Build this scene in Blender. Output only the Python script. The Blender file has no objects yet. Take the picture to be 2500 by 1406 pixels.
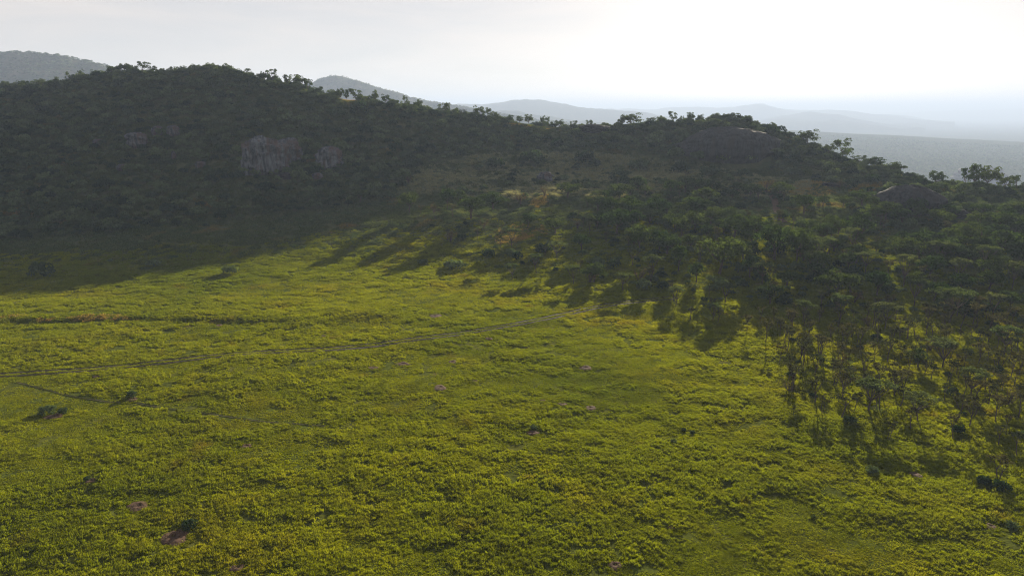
import bpy, math, random
import numpy as np
from mathutils import Vector, Matrix

sc = bpy.context.scene
C = sc.collection
R = math.radians
rng = np.random.default_rng(11)

# ------------------------------------------------------------------ camera
CAM_H, PITCH, FPX = 50.0, R(14.6), 1667.0          # FPX: focal length in pixels of a 2500 px wide picture
cam = bpy.data.cameras.new('camera')
cam.sensor_width = 36.0
cam.lens = FPX / 2500 * 36.0
cam.clip_start, cam.clip_end = 0.5, 120000
cam_o = bpy.data.objects.new('camera', cam)
C.objects.link(cam_o)
cam_o.location = (0, 0, CAM_H)
cam_o.rotation_euler = (math.pi / 2 - PITCH, 0, 0)
sc.camera = cam_o

# ------------------------------------------------------------------ sky and sun
SUN_EL, SUN_AZ = R(14.5), R(20.0)                   # azimuth clockwise from +Y
world = bpy.data.worlds.new('World')
sc.world = world
world.use_nodes = True
wn, wl = world.node_tree.nodes, world.node_tree.links
wn.clear()
w_out = wn.new('ShaderNodeOutputWorld')
w_bg = wn.new('ShaderNodeBackground')
w_sky = wn.new('ShaderNodeTexSky')
w_sky.sky_type = 'NISHITA'
w_sky.sun_disc = False
w_sky.sun_elevation = SUN_EL
w_sky.sun_rotation = SUN_AZ
w_sky.altitude = 1700
w_sky.air_density = 1.0
w_sky.dust_density = 1.6
w_sky.ozone_density = 1.5
# thin high cirrus: pale veil streaks mixed over the sky
w_tc = wn.new('ShaderNodeTexCoord')
w_map = wn.new('ShaderNodeMapping')
w_map.inputs['Scale'].default_value = (1.6, 3.0, 9.0)
w_map.inputs['Rotation'].default_value = (R(8), R(-10), R(25))
w_no = wn.new('ShaderNodeTexNoise')
w_no.inputs['Scale'].default_value = 2.2
w_no.inputs['Detail'].default_value = 8
w_no.inputs['Roughness'].default_value = 0.6
w_no.inputs['Distortion'].default_value = 0.6
w_rp = wn.new('ShaderNodeValToRGB')
w_rp.color_ramp.elements[0].position = 0.38
w_rp.color_ramp.elements[0].color = (0.35, 0.35, 0.35, 1)
w_rp.color_ramp.elements[1].position = 0.75
w_rp.color_ramp.elements[1].color = (0.68, 0.68, 0.68, 1)
w_bw = wn.new('ShaderNodeRGBToBW')
w_ten = wn.new('ShaderNodeMix'); w_ten.data_type = 'RGBA'; w_ten.blend_type = 'MULTIPLY'
w_ten.inputs[0].default_value = 1.0
w_ten.inputs[7].default_value = (1.06, 1.0, 0.94, 1)
w_mx = wn.new('ShaderNodeMix'); w_mx.data_type = 'RGBA'
wl.new(w_tc.outputs['Generated'], w_map.inputs['Vector'])
wl.new(w_map.outputs['Vector'], w_no.inputs['Vector'])
wl.new(w_no.outputs['Fac'], w_rp.inputs['Fac'])
wl.new(w_sky.outputs['Color'], w_bw.inputs['Color'])
wl.new(w_bw.outputs['Val'], w_ten.inputs[6])
wl.new(w_rp.outputs['Color'], w_mx.inputs[0])
wl.new(w_sky.outputs['Color'], w_mx.inputs[6])
wl.new(w_ten.outputs[2], w_mx.inputs[7])
w_veil = wn.new('ShaderNodeMix'); w_veil.data_type = 'RGBA'
# the veil is thick near the horizon and thins out towards the blue sky overhead
w_sep = wn.new('ShaderNodeSeparateXYZ')
w_el = wn.new('ShaderNodeMapRange'); w_el.interpolation_type = 'SMOOTHSTEP'
w_el.inputs[1].default_value = 0.16; w_el.inputs[2].default_value = 0.75
w_el.inputs[3].default_value = 0.74; w_el.inputs[4].default_value = 0.26
wl.new(w_tc.outputs['Generated'], w_sep.inputs[0])
wl.new(w_sep.outputs['Z'], w_el.inputs[0])
wl.new(w_el.outputs[0], w_veil.inputs[0])
w_streak = wn.new('ShaderNodeMix'); w_streak.data_type = 'RGBA'
w_streak.inputs[6].default_value = (5.7, 5.25, 5.1, 1)
w_streak.inputs[7].default_value = (6.8, 6.05, 5.6, 1)
w_sm = wn.new('ShaderNodeMapRange')
w_sm.inputs[1].default_value = 0.36; w_sm.inputs[2].default_value = 0.68
wl.new(w_no.outputs['Fac'], w_sm.inputs[0])
wl.new(w_sm.outputs[0], w_streak.inputs[0])
wl.new(w_streak.outputs[2], w_veil.inputs[7])
wl.new(w_mx.outputs[2], w_veil.inputs[6])
wl.new(w_veil.outputs[2], w_bg.inputs['Color'])
w_bg.inputs['Strength'].default_value = 0.05
wl.new(w_bg.outputs['Background'], w_out.inputs['Surface'])

sun = bpy.data.lights.new('sun', 'SUN')
sun.energy = 5.0
sun.angle = R(0.6)
sun.color = (1.0, 0.88, 0.66)
sun_o = bpy.data.objects.new('sun', sun)
C.objects.link(sun_o)
SUN_DIR = Vector((math.sin(SUN_AZ) * math.cos(SUN_EL), math.cos(SUN_AZ) * math.cos(SUN_EL), math.sin(SUN_EL)))
sun_o.rotation_euler = (-SUN_DIR).to_track_quat('-Z', 'Y').to_euler()
sun_o.location = SUN_DIR * 900

sc.view_settings.view_transform = 'Standard'
sc.view_settings.look = 'None'
sc.view_settings.exposure = 1.4
sc.view_settings.gamma = 1.0
sc.view_settings.use_curve_mapping = False
sc.render.engine = 'CYCLES'
sc.cycles.max_bounces = 6
sc.cycles.diffuse_bounces = 3
sc.cycles.transmission_bounces = 4
sc.cycles.volume_bounces = 0
sc.cycles.use_denoising = True
sc.cycles.denoising_prefilter = 'NONE'
sc.cycles.use_adaptive_sampling = False
sc.cycles.pixel_filter_type = 'BLACKMAN_HARRIS'
sc.cycles.filter_width = 1.15

# ------------------------------------------------------------------ helpers
def hash01(ix, iy, seed):
    h = (ix.astype(np.int64) * 374761393 + iy.astype(np.int64) * 668265263 + seed * 1442695041) & 0x7fffffff
    h = ((h ^ (h >> 13)) * 1274126177) & 0x7fffffff
    h = ((h ^ (h >> 16)) * 60493) & 0x7fffffff
    return (h & 0xffff) / 65535.0

def vnoise(x, y, seed=0):
    x = np.asarray(x, float); y = np.asarray(y, float)
    xi, yi = np.floor(x), np.floor(y)
    fx, fy = x - xi, y - yi
    fx = fx * fx * (3 - 2 * fx); fy = fy * fy * (3 - 2 * fy)
    a = hash01(xi, yi, seed); b = hash01(xi + 1, yi, seed)
    c = hash01(xi, yi + 1, seed); d = hash01(xi + 1, yi + 1, seed)
    return (a * (1 - fx) + b * fx) * (1 - fy) + (c * (1 - fx) + d * fx) * fy

def fbm(x, y, seed=0, octaves=4, gain=0.5):
    s, a, t = 0.0, 1.0, 0.0
    for k in range(octaves):
        s = s + a * (vnoise(np.asarray(x) * 2 ** k + 17.3 * k, np.asarray(y) * 2 ** k - 9.1 * k, seed + k) - 0.5)
        t += a; a *= gain
    return s / t * 2

def sstep(a, b, x):
    t = np.clip((np.asarray(x, float) - a) / (b - a), 0, 1)
    return t * t * (3 - 2 * t)

def pix_dir(x, y):
    """pixel of the 2500 x 1406 picture -> (azimuth, tan of elevation)"""
    u = np.asarray(x, float) - 1250.0
    v = 703.0 - np.asarray(y, float)
    fwd = FPX * math.cos(PITCH) + v * math.sin(PITCH)
    up = v * math.cos(PITCH) - FPX * math.sin(PITCH)
    return np.arctan2(u, fwd), up / np.hypot(u, fwd)

def project(p):
    p = np.asarray(p, float)
    dz = p[..., 2] - CAM_H
    f = p[..., 1] * math.cos(PITCH) - dz * math.sin(PITCH)
    up = p[..., 1] * math.sin(PITCH) + dz * math.cos(PITCH)
    return 1250 + p[..., 0] / f * FPX, 703 - up / f * FPX, f

def in_poly(px, py, poly):
    px = np.asarray(px, float); py = np.asarray(py, float)
    inside = np.zeros(px.shape, bool)
    n = len(poly)
    for i in range(n):
        x1, y1 = poly[i]; x2, y2 = poly[(i + 1) % n]
        if y1 == y2:
            continue
        c = ((y1 > py) != (y2 > py)) & (px < (x2 - x1) * (py - y1) / (y2 - y1) + x1)
        inside ^= c
    return inside

def mesh_from(name, verts, faces, tint=None, smooth=False, mats=()):
    me = bpy.data.meshes.new(name)
    me.from_pydata([tuple(v) for v in verts], [], [tuple(f) for f in faces])
    if tint is not None:
        at = me.attributes.new('tint', 'FLOAT', 'POINT')
        at.data.foreach_set('value', np.asarray(tint, np.float32))
    if smooth:
        me.polygons.foreach_set('use_smooth', [True] * len(me.polygons))
    for m in mats:
        me.materials.append(m)
    me.update()
    return me

def tag(o, label=None, cat=None, group=None, kind=None):
    if label: o['label'] = label
    if cat: o['category'] = cat
    if group: o['group'] = group
    if kind: o['kind'] = kind
    return o

def add_obj(name, me, parent=None, loc=(0, 0, 0)):
    o = bpy.data.objects.new(name, me)
    C.objects.link(o)
    o.location = loc
    if parent is not None:
        o.parent = parent
    return o

# ------------------------------------------------------------------ materials
def new_mat(name):
    m = bpy.data.materials.new(name)
    m.use_nodes = True
    nt = m.node_tree
    nt.nodes.clear()
    out = nt.nodes.new('ShaderNodeOutputMaterial')
    return m, nt, out

def mixc(nt, fac, a, b, blend='MIX'):
    n = nt.nodes.new('ShaderNodeMix'); n.data_type = 'RGBA'; n.blend_type = blend
    for s, v in ((0, fac), (6, a), (7, b)):
        if isinstance(v, bpy.types.NodeSocket):
            nt.links.new(v, n.inputs[s])
        elif s == 0:
            n.inputs[0].default_value = v
        else:
            n.inputs[s].default_value = (*v, 1)
    return n.outputs[2]

def noise_node(nt, vec, scale, detail=4, rough=0.55, lo=0.35, hi=0.65):
    n = nt.nodes.new('ShaderNodeTexNoise')
    n.inputs['Scale'].default_value = scale
    n.inputs['Detail'].default_value = detail
    n.inputs['Roughness'].default_value = rough
    nt.links.new(vec, n.inputs['Vector'])
    mr = nt.nodes.new('ShaderNodeMapRange')
    mr.inputs[1].default_value = lo; mr.inputs[2].default_value = hi
    nt.links.new(n.outputs['Fac'], mr.inputs[0])
    return mr.outputs[0]

def leaf_mat(name, ca, cb, trans=0.4, tscale=(1.6, 1.7, 0.7), world_patch=None, spread=(0.6, 1.45)):
    """leaf blades: diffuse reflection plus light shining through, colour varied plant by plant and clump by clump"""
    m, nt, out = new_mat(name)
    oi = nt.nodes.new('ShaderNodeObjectInfo')
    at = nt.nodes.new('ShaderNodeAttribute'); at.attribute_name = 'tint'
    col = mixc(nt, oi.outputs['Random'], ca, cb)
    if world_patch:
        geo = nt.nodes.new('ShaderNodeNewGeometry')
        for scale, cc, lo, hi in world_patch:
            col = mixc(nt, noise_node(nt, geo.outputs['Position'], scale, 4, 0.6, lo, hi), col, cc)
    mr = nt.nodes.new('ShaderNodeMapRange')
    mr.inputs[3].default_value, mr.inputs[4].default_value = spread
    nt.links.new(at.outputs['Fac'], mr.inputs[0])
    cb_ = nt.nodes.new('ShaderNodeVectorMath'); cb_.operation = 'SCALE'
    nt.links.new(col, cb_.inputs[0]); nt.links.new(mr.outputs[0], cb_.inputs[3])
    tr_c = nt.nodes.new('ShaderNodeVectorMath'); tr_c.operation = 'MULTIPLY'
    tr_c.inputs[1].default_value = tscale
    nt.links.new(cb_.outputs[0], tr_c.inputs[0])
    d = nt.nodes.new('ShaderNodeBsdfDiffuse')
    t = nt.nodes.new('ShaderNodeBsdfTranslucent')
    nt.links.new(cb_.outputs[0], d.inputs['Color']); nt.links.new(tr_c.outputs[0], t.inputs['Color'])
    mx = nt.nodes.new('ShaderNodeMixShader'); mx.inputs[0].default_value = trans
    nt.links.new(d.outputs[0], mx.inputs[1]); nt.links.new(t.outputs[0], mx.inputs[2])
    nt.links.new(mx.outputs[0], out.inputs['Surface'])
    return m

def solid_mat(name, ca, cb, scale=3.0, rough=0.9, stretch=(1, 1, 1), bump=0.3, third=None, coords='Object'):
    m, nt, out = new_mat(name)
    tc = nt.nodes.new('ShaderNodeTexCoord')
    mp = nt.nodes.new('ShaderNodeMapping'); mp.inputs['Scale'].default_value = stretch
    nt.links.new(tc.outputs[coords], mp.inputs['Vector'])
    f = noise_node(nt, mp.outputs['Vector'], scale, 6, 0.6, 0.38, 0.62)
    col = mixc(nt, f, ca, cb)
    if third:
        f3 = noise_node(nt, mp.outputs['Vector'], scale * 0.37, 4, 0.6, 0.5, 0.62)
        col = mixc(nt, f3, col, third)
    p = nt.nodes.new('ShaderNodeBsdfPrincipled')
    p.inputs['Roughness'].default_value = rough
    p.inputs['Specular IOR Level'].default_value = 0.2
    nt.links.new(col, p.inputs['Base Color'])
    if bump:
        b = nt.nodes.new('ShaderNodeBump'); b.inputs['Strength'].default_value = bump
        b.inputs['Distance'].default_value = 0.3
        nt.links.new(f, b.inputs['Height']); nt.links.new(b.outputs[0], p.inputs['Normal'])
    nt.links.new(p.outputs[0], out.inputs['Surface'])
    return m

M_bush = leaf_mat('bush_leaves', (0.012, 0.030, 0.015), (0.105, 0.135, 0.066), 0.30)
M_tree = leaf_mat('dark_leaves', (0.026, 0.048, 0.014), (0.062, 0.082, 0.024), 0.34)
M_acacia = leaf_mat('acacia_leaves', (0.050, 0.070, 0.032), (0.082, 0.092, 0.044), 0.38)
M_thorn = leaf_mat('thorn_leaves', (0.032, 0.040, 0.017), (0.072, 0.062, 0.032), 0.34)
M_dry = leaf_mat('dry_leaves', (0.110, 0.070, 0.040), (0.090, 0.075, 0.045), 0.35)
M_bark = solid_mat('bark', (0.07, 0.052, 0.04), (0.12, 0.095, 0.075), 4.0, 0.95, (1, 1, 0.25))
M_euph = solid_mat('succulent_skin', (0.03, 0.05, 0.022), (0.05, 0.07, 0.03), 2.0, 0.7)
M_grass = leaf_mat('meadow_grass', (0.126, 0.156, 0.009), (0.172, 0.193, 0.011), 0.55, (1.75, 1.6, 0.4),
                   world_patch=[(0.035, (0.185, 0.168, 0.020), 0.52, 0.74), (0.012, (0.095, 0.128, 0.012), 0.45, 0.62), (0.09, (0.120, 0.085, 0.030), 0.62, 0.78), (0.3, (0.082, 0.098, 0.012), 0.5, 0.7)], spread=(0.75, 1.25))
M_dgrass = leaf_mat('slope_grass', (0.052, 0.086, 0.042), (0.082, 0.106, 0.052), 0.48, (1.7, 1.5, 0.8),
                    world_patch=[(0.03, (0.060, 0.085, 0.028), 0.45, 0.6), (0.05, (0.19, 0.140, 0.055), 0.60, 0.74)])
M_gold = leaf_mat('dry_gold_grass', (0.185, 0.150, 0.048), (0.250, 0.190, 0.066), 0.5, (1.7, 1.5, 0.7))
M_rock = solid_mat('weathered_granite', (0.014, 0.016, 0.019), (0.052, 0.053, 0.058), 0.8, 0.9, (1, 1, 0.28), 0.6, third=(0.038, 0.034, 0.033))
M_cliff = solid_mat('streaked_cliff', (0.026, 0.030, 0.036), (0.150, 0.158, 0.176), 0.8, 0.9, (1, 1, 0.2), 0.6, third=(0.085, 0.060, 0.050))
M_soil = solid_mat('bare_soil', (0.054, 0.030, 0.017), (0.095, 0.054, 0.032), 1.5, 0.95, bump=0.5)
M_rut = solid_mat('rut_soil', (0.028, 0.024, 0.012), (0.060, 0.046, 0.024), 0.7, 0.95, bump=0.4)

M_path = solid_mat('trodden_path', (0.075, 0.075, 0.025), (0.12, 0.105, 0.04), 0.7, 0.95, bump=0.4)

def ground_mat():
    m, nt, out = new_mat('ground_turf')
    geo = nt.nodes.new('ShaderNodeNewGeometry')
    P = geo.outputs['Position']
    col = mixc(nt, noise_node(nt, P, 0.05, 5, 0.6, 0.4, 0.62), (0.085, 0.105, 0.016), (0.120, 0.120, 0.022))
    col = mixc(nt, noise_node(nt, P, 0.9, 5, 0.65, 0.4, 0.65), col, (0.055, 0.066, 0.013))
    col = mixc(nt, noise_node(nt, P, 0.11, 5, 0.7, 0.60, 0.72), col, (0.13, 0.092, 0.04))
    # farther slopes and the plain beyond: scrubby brown-green
    sep = nt.nodes.new('ShaderNodeSeparateXYZ'); nt.links.new(P, sep.inputs[0])
    at = nt.nodes.new('ShaderNodeAttribute'); at.attribute_name = 'scrub'
    scrub = mixc(nt, noise_node(nt, P, 0.08, 6, 0.7, 0.4, 0.6), (0.040, 0.054, 0.022), (0.075, 0.078, 0.034))
    col = mixc(nt, at.outputs['Fac'], col, scrub)
    p = nt.nodes.new('ShaderNodeBsdfDiffuse')
    nt.links.new(col, p.inputs['Color'])
    b = nt.nodes.new('ShaderNodeBump'); b.inputs['Strength'].default_value = 0.7; b.inputs['Distance'].default_value = 0.5
    nt.links.new(noise_node(nt, P, 0.8, 6, 0.7, 0.2, 0.8), b.inputs['Height'])
    nt.links.new(b.outputs[0], p.inputs['Normal'])
    nt.links.new(p.outputs[0], out.inputs['Surface'])
    return m
M_ground = ground_mat()

def forest_mat():
    m, nt, out = new_mat('distant_scrub')
    geo = nt.nodes.new('ShaderNodeNewGeometry')
    P = geo.outputs['Position']
    col = mixc(nt, noise_node(nt, P, 0.02, 6, 0.7, 0.4, 0.62), (0.040, 0.052, 0.024), (0.100, 0.090, 0.045))
    p = nt.nodes.new('ShaderNodeBsdfDiffuse')
    nt.links.new(col, p.inputs['Color'])
    nt.links.new(p.outputs[0], out.inputs['Surface'])
    return m
M_forest = forest_mat()

# ------------------------------------------------------------------ the ground: one sheet to the horizon
def line(pts):
    a = np.array(pts, float)
    az, te = pix_dir(a[:, 0], a[:, 1])
    o = np.argsort(az)
    d = a[:, 2] / np.cos(az)                        # third number: distance straight ahead
    return az[o], d[o], (CAM_H + d * te)[o]

FOOT = [(-900, 700), (0, 665), (300, 660), (600, 650), (960, 640), (1200, 652), (1400, 690), (1600, 730), (1800, 760), (2000, 780), (2500, 800), (3200, 830)]
_az, _te = pix_dir([p[0] for p in FOOT], [p[1] for p in FOOT])
foot = (_az, -CAM_H / _te, np.zeros(len(FOOT)))
base = line([(-900, 600, 250), (0, 575, 255), (300, 560, 262), (600, 535, 272), (800, 512, 285), (900, 497, 295), (960, 490, 300),
             (1100, 470, 305), (1300, 455, 315), (1500, 445, 322), (1700, 440, 325), (1850, 446, 320), (1950, 462, 305),
             (2100, 472, 290), (2200, 482, 283), (2300, 490, 277), (2500, 505, 266), (3200, 540, 255)])
mid = line([(-900, 440, 320), (0, 395, 318), (300, 385, 318), (600, 380, 320), (800, 400, 326), (950, 412, 332), (1100, 408, 342), (1300, 412, 351),
            (1500, 419, 353), (1700, 423, 350), (1850, 431, 344), (1950, 446, 322), (2050, 455, 305), (2200, 462, 297), (2300, 470, 290), (2500, 482, 281), (3200, 525, 270)])
crest = line([(-900, 330, 400), (-300, 262, 395), (0, 218, 390), (100, 209, 390), (200, 192, 388), (270, 178, 386), (340, 172, 384),
              (420, 174, 382), (480, 165, 380), (560, 174, 378), (650, 193, 376), (720, 200, 374), (780, 226, 374), (850, 243, 378),
              (900, 246, 380), (1000, 256, 385), (1060, 270, 390), (1150, 288, 400), (1250, 299, 410), (1350, 307, 412), (1450, 310, 410),
              (1550, 304, 405), (1620, 301, 400), (1700, 292, 395), (1800, 288, 390), (1850, 297, 385), (1900, 313, 378), (1950, 338, 370),
              (2000, 360, 360), (2060, 384, 350), (2130, 409, 338), (2200, 432, 325), (2260, 450, 315), (2310, 452, 308), (2400, 455, 302),
              (2500, 465, 296), (2700, 480, 290), (3200, 520, 288)])
plateau = line([(1500, 312, 4300), (1900, 317, 4300), (1960, 318, 4250), (2200, 327, 4100), (2500, 345, 3900), (2800, 352, 3900), (3300, 360, 3900)])

az_f = np.arange(-52, 52.01, 0.2)
az_c = np.concatenate([np.arange(-178, -52, 4.2), az_f, np.arange(56, 180, 4.2)])
AZ = np.radians(az_c)
RR = np.concatenate([np.arange(6, 54, 6), np.arange(54, 540, 1.25), np.arange(540, 1000, 8), np.geomspace(1000, 42000, 80)])

u_r = np.arange(0, 8000, 2.0)
def smooth1(z, sig):
    k = int(3 * sig) + 1
    w = np.exp(-0.5 * (np.arange(-k, k + 1) / sig) ** 2); w /= w.sum()
    return np.convolve(np.pad(z, k, mode='edge'), w, mode='valid')

Z = np.zeros((len(AZ), len(RR)))
SCRUB = np.zeros_like(Z)
for i, a in enumerate(AZ):
    f = lambda L, k: np.interp(a, L[0], L[k])
    dF, dB, zB, dM, zM, dC, zC = f(foot, 1), f(base, 1), f(base, 2), f(mid, 1), f(mid, 2), f(crest, 1), f(crest, 2)
    pw = float(sstep(R(12), R(19), a))
    dP, zP = f(plateau, 1), f(plateau, 2)
    drop = 0.22 if zC > 30 else 0.30
    xs = [0, dF - 30, dF, dB, dM, dC, dC + 14, dC + 70, dC + 330, dC + 900, 2300, dP, dP + 900, 7990]
    zs = [0, 0, 0.6, zB, zM, zC, zC - 1.2, zC - 70 * drop, -50, -130, -160, -160 * (1 - pw) + zP * pw, -175, -180]
    z = np.interp(u_r, xs, zs)
    zs1 = smooth1(z, 3.0)
    zs2 = smooth1(z, 60.0)
    wgt = sstep(1000, 1800, u_r)
    z = zs1 * (1 - wgt) + zs2 * wgt
    zz = np.interp(RR, u_r, z)
    far = sstep(7990, 26000, RR)
    zz = np.where(RR > 7990, -180 - 30 * far, zz)
    fade = 1 - float(sstep(R(62), R(115), abs(a)))
    Z[i] = zz * fade
    SCRUB[i] = sstep(dF - 5 + 25 * math.sin(a * 40) * 0.3, dB - 15, RR) * fade + (1 - fade) * 0.0

XX = RR[None, :] * np.sin(AZ)[:, None]
YY = RR[None, :] * np.cos(AZ)[:, None]
near = 1 - sstep(540, 800, RR)[None, :]
Z += near * (fbm(XX / 26, YY / 26, 3, 4) * 0.55 + fbm(XX / 7, YY / 5, 9, 3) * 0.22)
Z += near * SCRUB * (fbm(XX / 30, YY / 30, 21, 4) * 2.2)
Z += (1 - near) * fbm(XX / 420, YY / 420, 31, 4) * 9 * sstep(600, 1700, RR)[None, :]

def grid_ij(x, y):
    r = np.hypot(x, y); a = np.arctan2(x, y)
    fi = np.interp(a, AZ, np.arange(len(AZ)))
    fj = np.interp(r, RR, np.arange(len(RR)))
    i = np.clip(fi.astype(int), 0, len(AZ) - 2); j = np.clip(fj.astype(int), 0, len(RR) - 2)
    return i, j, fi - i, fj - j

def ground(x, y):
    i, j, u, v = grid_ij(np.asarray(x, float), np.asarray(y, float))
    return (Z[i, j] * (1 - u) + Z[i + 1, j] * u) * (1 - v) + (Z[i, j + 1] * (1 - u) + Z[i + 1, j + 1] * u) * v

def scrub_at(x, y):
    i, j, u, v = grid_ij(np.asarray(x, float), np.asarray(y, float))
    return (SCRUB[i, j] * (1 - u) + SCRUB[i + 1, j] * u) * (1 - v) + (SCRUB[i, j + 1] * (1 - u) + SCRUB[i + 1, j + 1] * u) * v

r_s = np.concatenate([np.arange(40, 560, 0.8), np.arange(560, 2800, 6)])
def hit(px, py, rmax=1e9):
    """where the line of sight through a pixel meets the ground"""
    a, te = pix_dir(px, py)
    gx, gy = r_s * math.sin(a), r_s * math.cos(a)
    gz = ground(gx, gy)
    below = np.nonzero(CAM_H + r_s * te <= gz)[0]
    if len(below) == 0:
        k = int(np.argmax((gz - CAM_H) / r_s * (r_s < 560)))
    else:
        k = below[0]
    if r_s[k] > rmax:
        m = r_s < rmax
        k = int(np.argmax(np.where(m, (gz - CAM_H) / r_s, -9)))
    return np.array([gx[k], gy[k], gz[k]])

# a low step in the meadow (old bank), facing the camera
bank_px = [(-60, 792), (60, 786), (150, 784), (300, 783), (420, 782), (520, 783), (620, 786), (740, 790)]
bank = np.array([hit(*p)[:2] for p in bank_px])
b_az = np.arctan2(bank[:, 0], bank[:, 1]); b_r = np.hypot(bank[:, 0], bank[:, 1])
o_ = np.argsort(b_az)
br = np.interp(AZ, b_az[o_], b_r[o_]); 
bw_ = sstep(b_az.min() - 0.02, b_az.min() + 0.01, AZ) * (1 - sstep(R(-14), R(-6.0), AZ))
rel = RR[None, :] - (br + 0.8 * fbm(AZ * 60, AZ * 0, 5, 2))[:, None]
Z += bw_[:, None] * 0.5 * sstep(-0.7, 0.7, rel) * (1 - sstep(3, 32, rel))

def build_ground():
    na, nr = Z.shape
    verts = np.empty((na * nr + 1, 3))
    verts[:-1, 0] = XX.ravel(); verts[:-1, 1] = YY.ravel(); verts[:-1, 2] = Z.ravel()
    verts[-1] = (0, 0, Z[:, 0].mean())
    idx = np.arange(na * nr).reshape(na, nr)
    nx = np.roll(idx, -1, axis=0)
    q = np.stack([idx[:, :-1], idx[:, 1:], nx[:, 1:], nx[:, :-1]], -1).reshape(-1, 4)[:, ::-1]
    tri = np.stack([np.full(na, na * nr), idx[:, 0], nx[:, 0]], -1)[:, ::-1]
    me = bpy.data.meshes.new('ground')
    nl = q.size + tri.size
    me.vertices.add(len(verts)); me.vertices.foreach_set('co', verts.ravel().astype(np.float32))
    me.loops.add(nl); me.loops.foreach_set('vertex_index', np.concatenate([q.ravel(), tri.ravel()]).astype(np.int32))
    me.polygons.add(len(q) + len(tri))
    st = np.concatenate([np.arange(len(q)) * 4, q.size + np.arange(len(tri)) * 3])
    me.polygons.foreach_set('loop_start', st.astype(np.int32))
    me.update(calc_edges=True)
    me.validate()
    me.polygons.foreach_set('use_smooth', [True] * len(me.polygons))
    at = me.attributes.new('scrub', 'FLOAT', 'POINT')
    at.data.foreach_set('value', np.append(SCRUB.ravel(), 0).astype(np.float32))
    me.materials.append(M_ground)
    return tag(add_obj('ground', me), kind='structure')
build_ground()

# ------------------------------------------------------------------ hills far away
def far_hill(pts, D, front=0.55, back=1.35, z0=-66, seed=0, nr=26, rough=0.04, name='hill'):
    a = np.array(pts, float)
    az, te = pix_dir(a[:, 0], a[:, 1])
    g = np.linspace(az.min(), az.max(), 150)
    w = np.sin(np.linspace(0, np.pi, 150)) ** 0.35
    top = CAM_H + D * np.interp(g, az, te) + 0
    t = np.linspace(0, 1, nr)
    rr = np.where(t < 0.6, front + (1 - front) * t / 0.6, 1 + (back - 1) * (t - 0.6) / 0.4) * D
    prof = np.where(t < 0.6, sstep(0, 0.62, t) * 0.55 + 0.45 * t / 0.6, 1 - sstep(0.6, 1.0, t))
    prof = prof / prof.max()
    x = rr[None] * np.sin(g)[:, None]; y = rr[None] * np.cos(g)[:, None]
    zz = z0 + (top - z0)[:, None] * prof[None]
    zz += fbm(x / (D * 0.08), y / (D * 0.08), seed, 5) * (D * rough * 0.25) * (np.abs(t - 0.6) > 0.03)[None] * (prof[None] > 0.02)
    zz += fbm(x / 40.0, y / 40.0, seed + 5, 2) * min(6.0, D * 0.0011)
    v = np.stack([x, y, zz], -1).reshape(-1, 3)
    n = len(g); idx = np.arange(n * nr).reshape(n, nr)
    q = np.stack([idx[:-1, :-1], idx[1:, :-1], idx[1:, 1:], idx[:-1, 1:]], -1).reshape(-1, 4)
    me = mesh_from(name, v, q, smooth=True, mats=[M_forest])
    o = tag(add_obj(name, me), kind='structure')
    return g, rr, zz

H_left = far_hill([(-500, 230), (-300, 180), (-120, 140), (0, 129), (60, 126), (150, 136), (230, 153), (300, 171), (400, 195), (560, 240), (700, 290)], 2200, 0.6, 1.5, -155, 1, 60)
H_mid = far_hill([(560, 300), (680, 240), (780, 193), (820, 186), (870, 199), (920, 215), (1000, 238), (1060, 249), (1150, 264), (1250, 282), (1400, 310)], 3000, 0.65, 1.5, -165, 2, 50)
far_hill([(850, 300), (1000, 268), (1120, 254), (1180, 255), (1250, 248), (1330, 248), (1380, 256), (1420, 263), (1500, 269), (1580, 277), (1720, 300)], 7500, 0.7, 1.5, -185, 3)
far_hill([(1080, 300), (1150, 276), (1200, 271), (1250, 277), (1330, 284), (1480, 305)], 5200, 0.75, 1.4, -175, 7)
far_hill([(1350, 290), (1450, 273), (1530, 265), (1590, 269), (1640, 263), (1700, 261), (1780, 265), (1860, 260), (1900, 267), (1950, 272), (2020, 268), (2080, 271), (2150, 283), (2250, 296), (2330, 306)], 13000, 0.75, 1.5, -200, 4)
far_hill([(1780, 312), (1850, 302), (1920, 291), (1980, 282), (2040, 284), (2100, 293), (2180, 305), (2260, 314)], 9500, 0.75, 1.4, -195, 5)
far_hill([(1700, 285), (1900, 280), (2050, 278), (2200, 275), (2350, 270), (2500, 265), (2700, 262), (3000, 270), (3300, 285)], 26000, 0.8, 1.4, -220, 6, rough=0.0)

# ------------------------------------------------------------------ plant meshes
class Geo:
    def __init__(s):
        s.v, s.f, s.t = [], [], []
        s.n = 0
    def add(s, verts, faces, tint):
        verts = np.asarray(verts, float)
        s.v.append(verts); s.f += [tuple(int(k) + s.n for k in f) for f in faces]
        s.t.append(np.broadcast_to(np.asarray(tint, float), (len(verts),)))
        s.n += len(verts)
    def mesh(s, name, mats, smooth=False):
        return mesh_from(name, np.concatenate(s.v), s.f, np.concatenate(s.t), smooth, mats)

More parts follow.
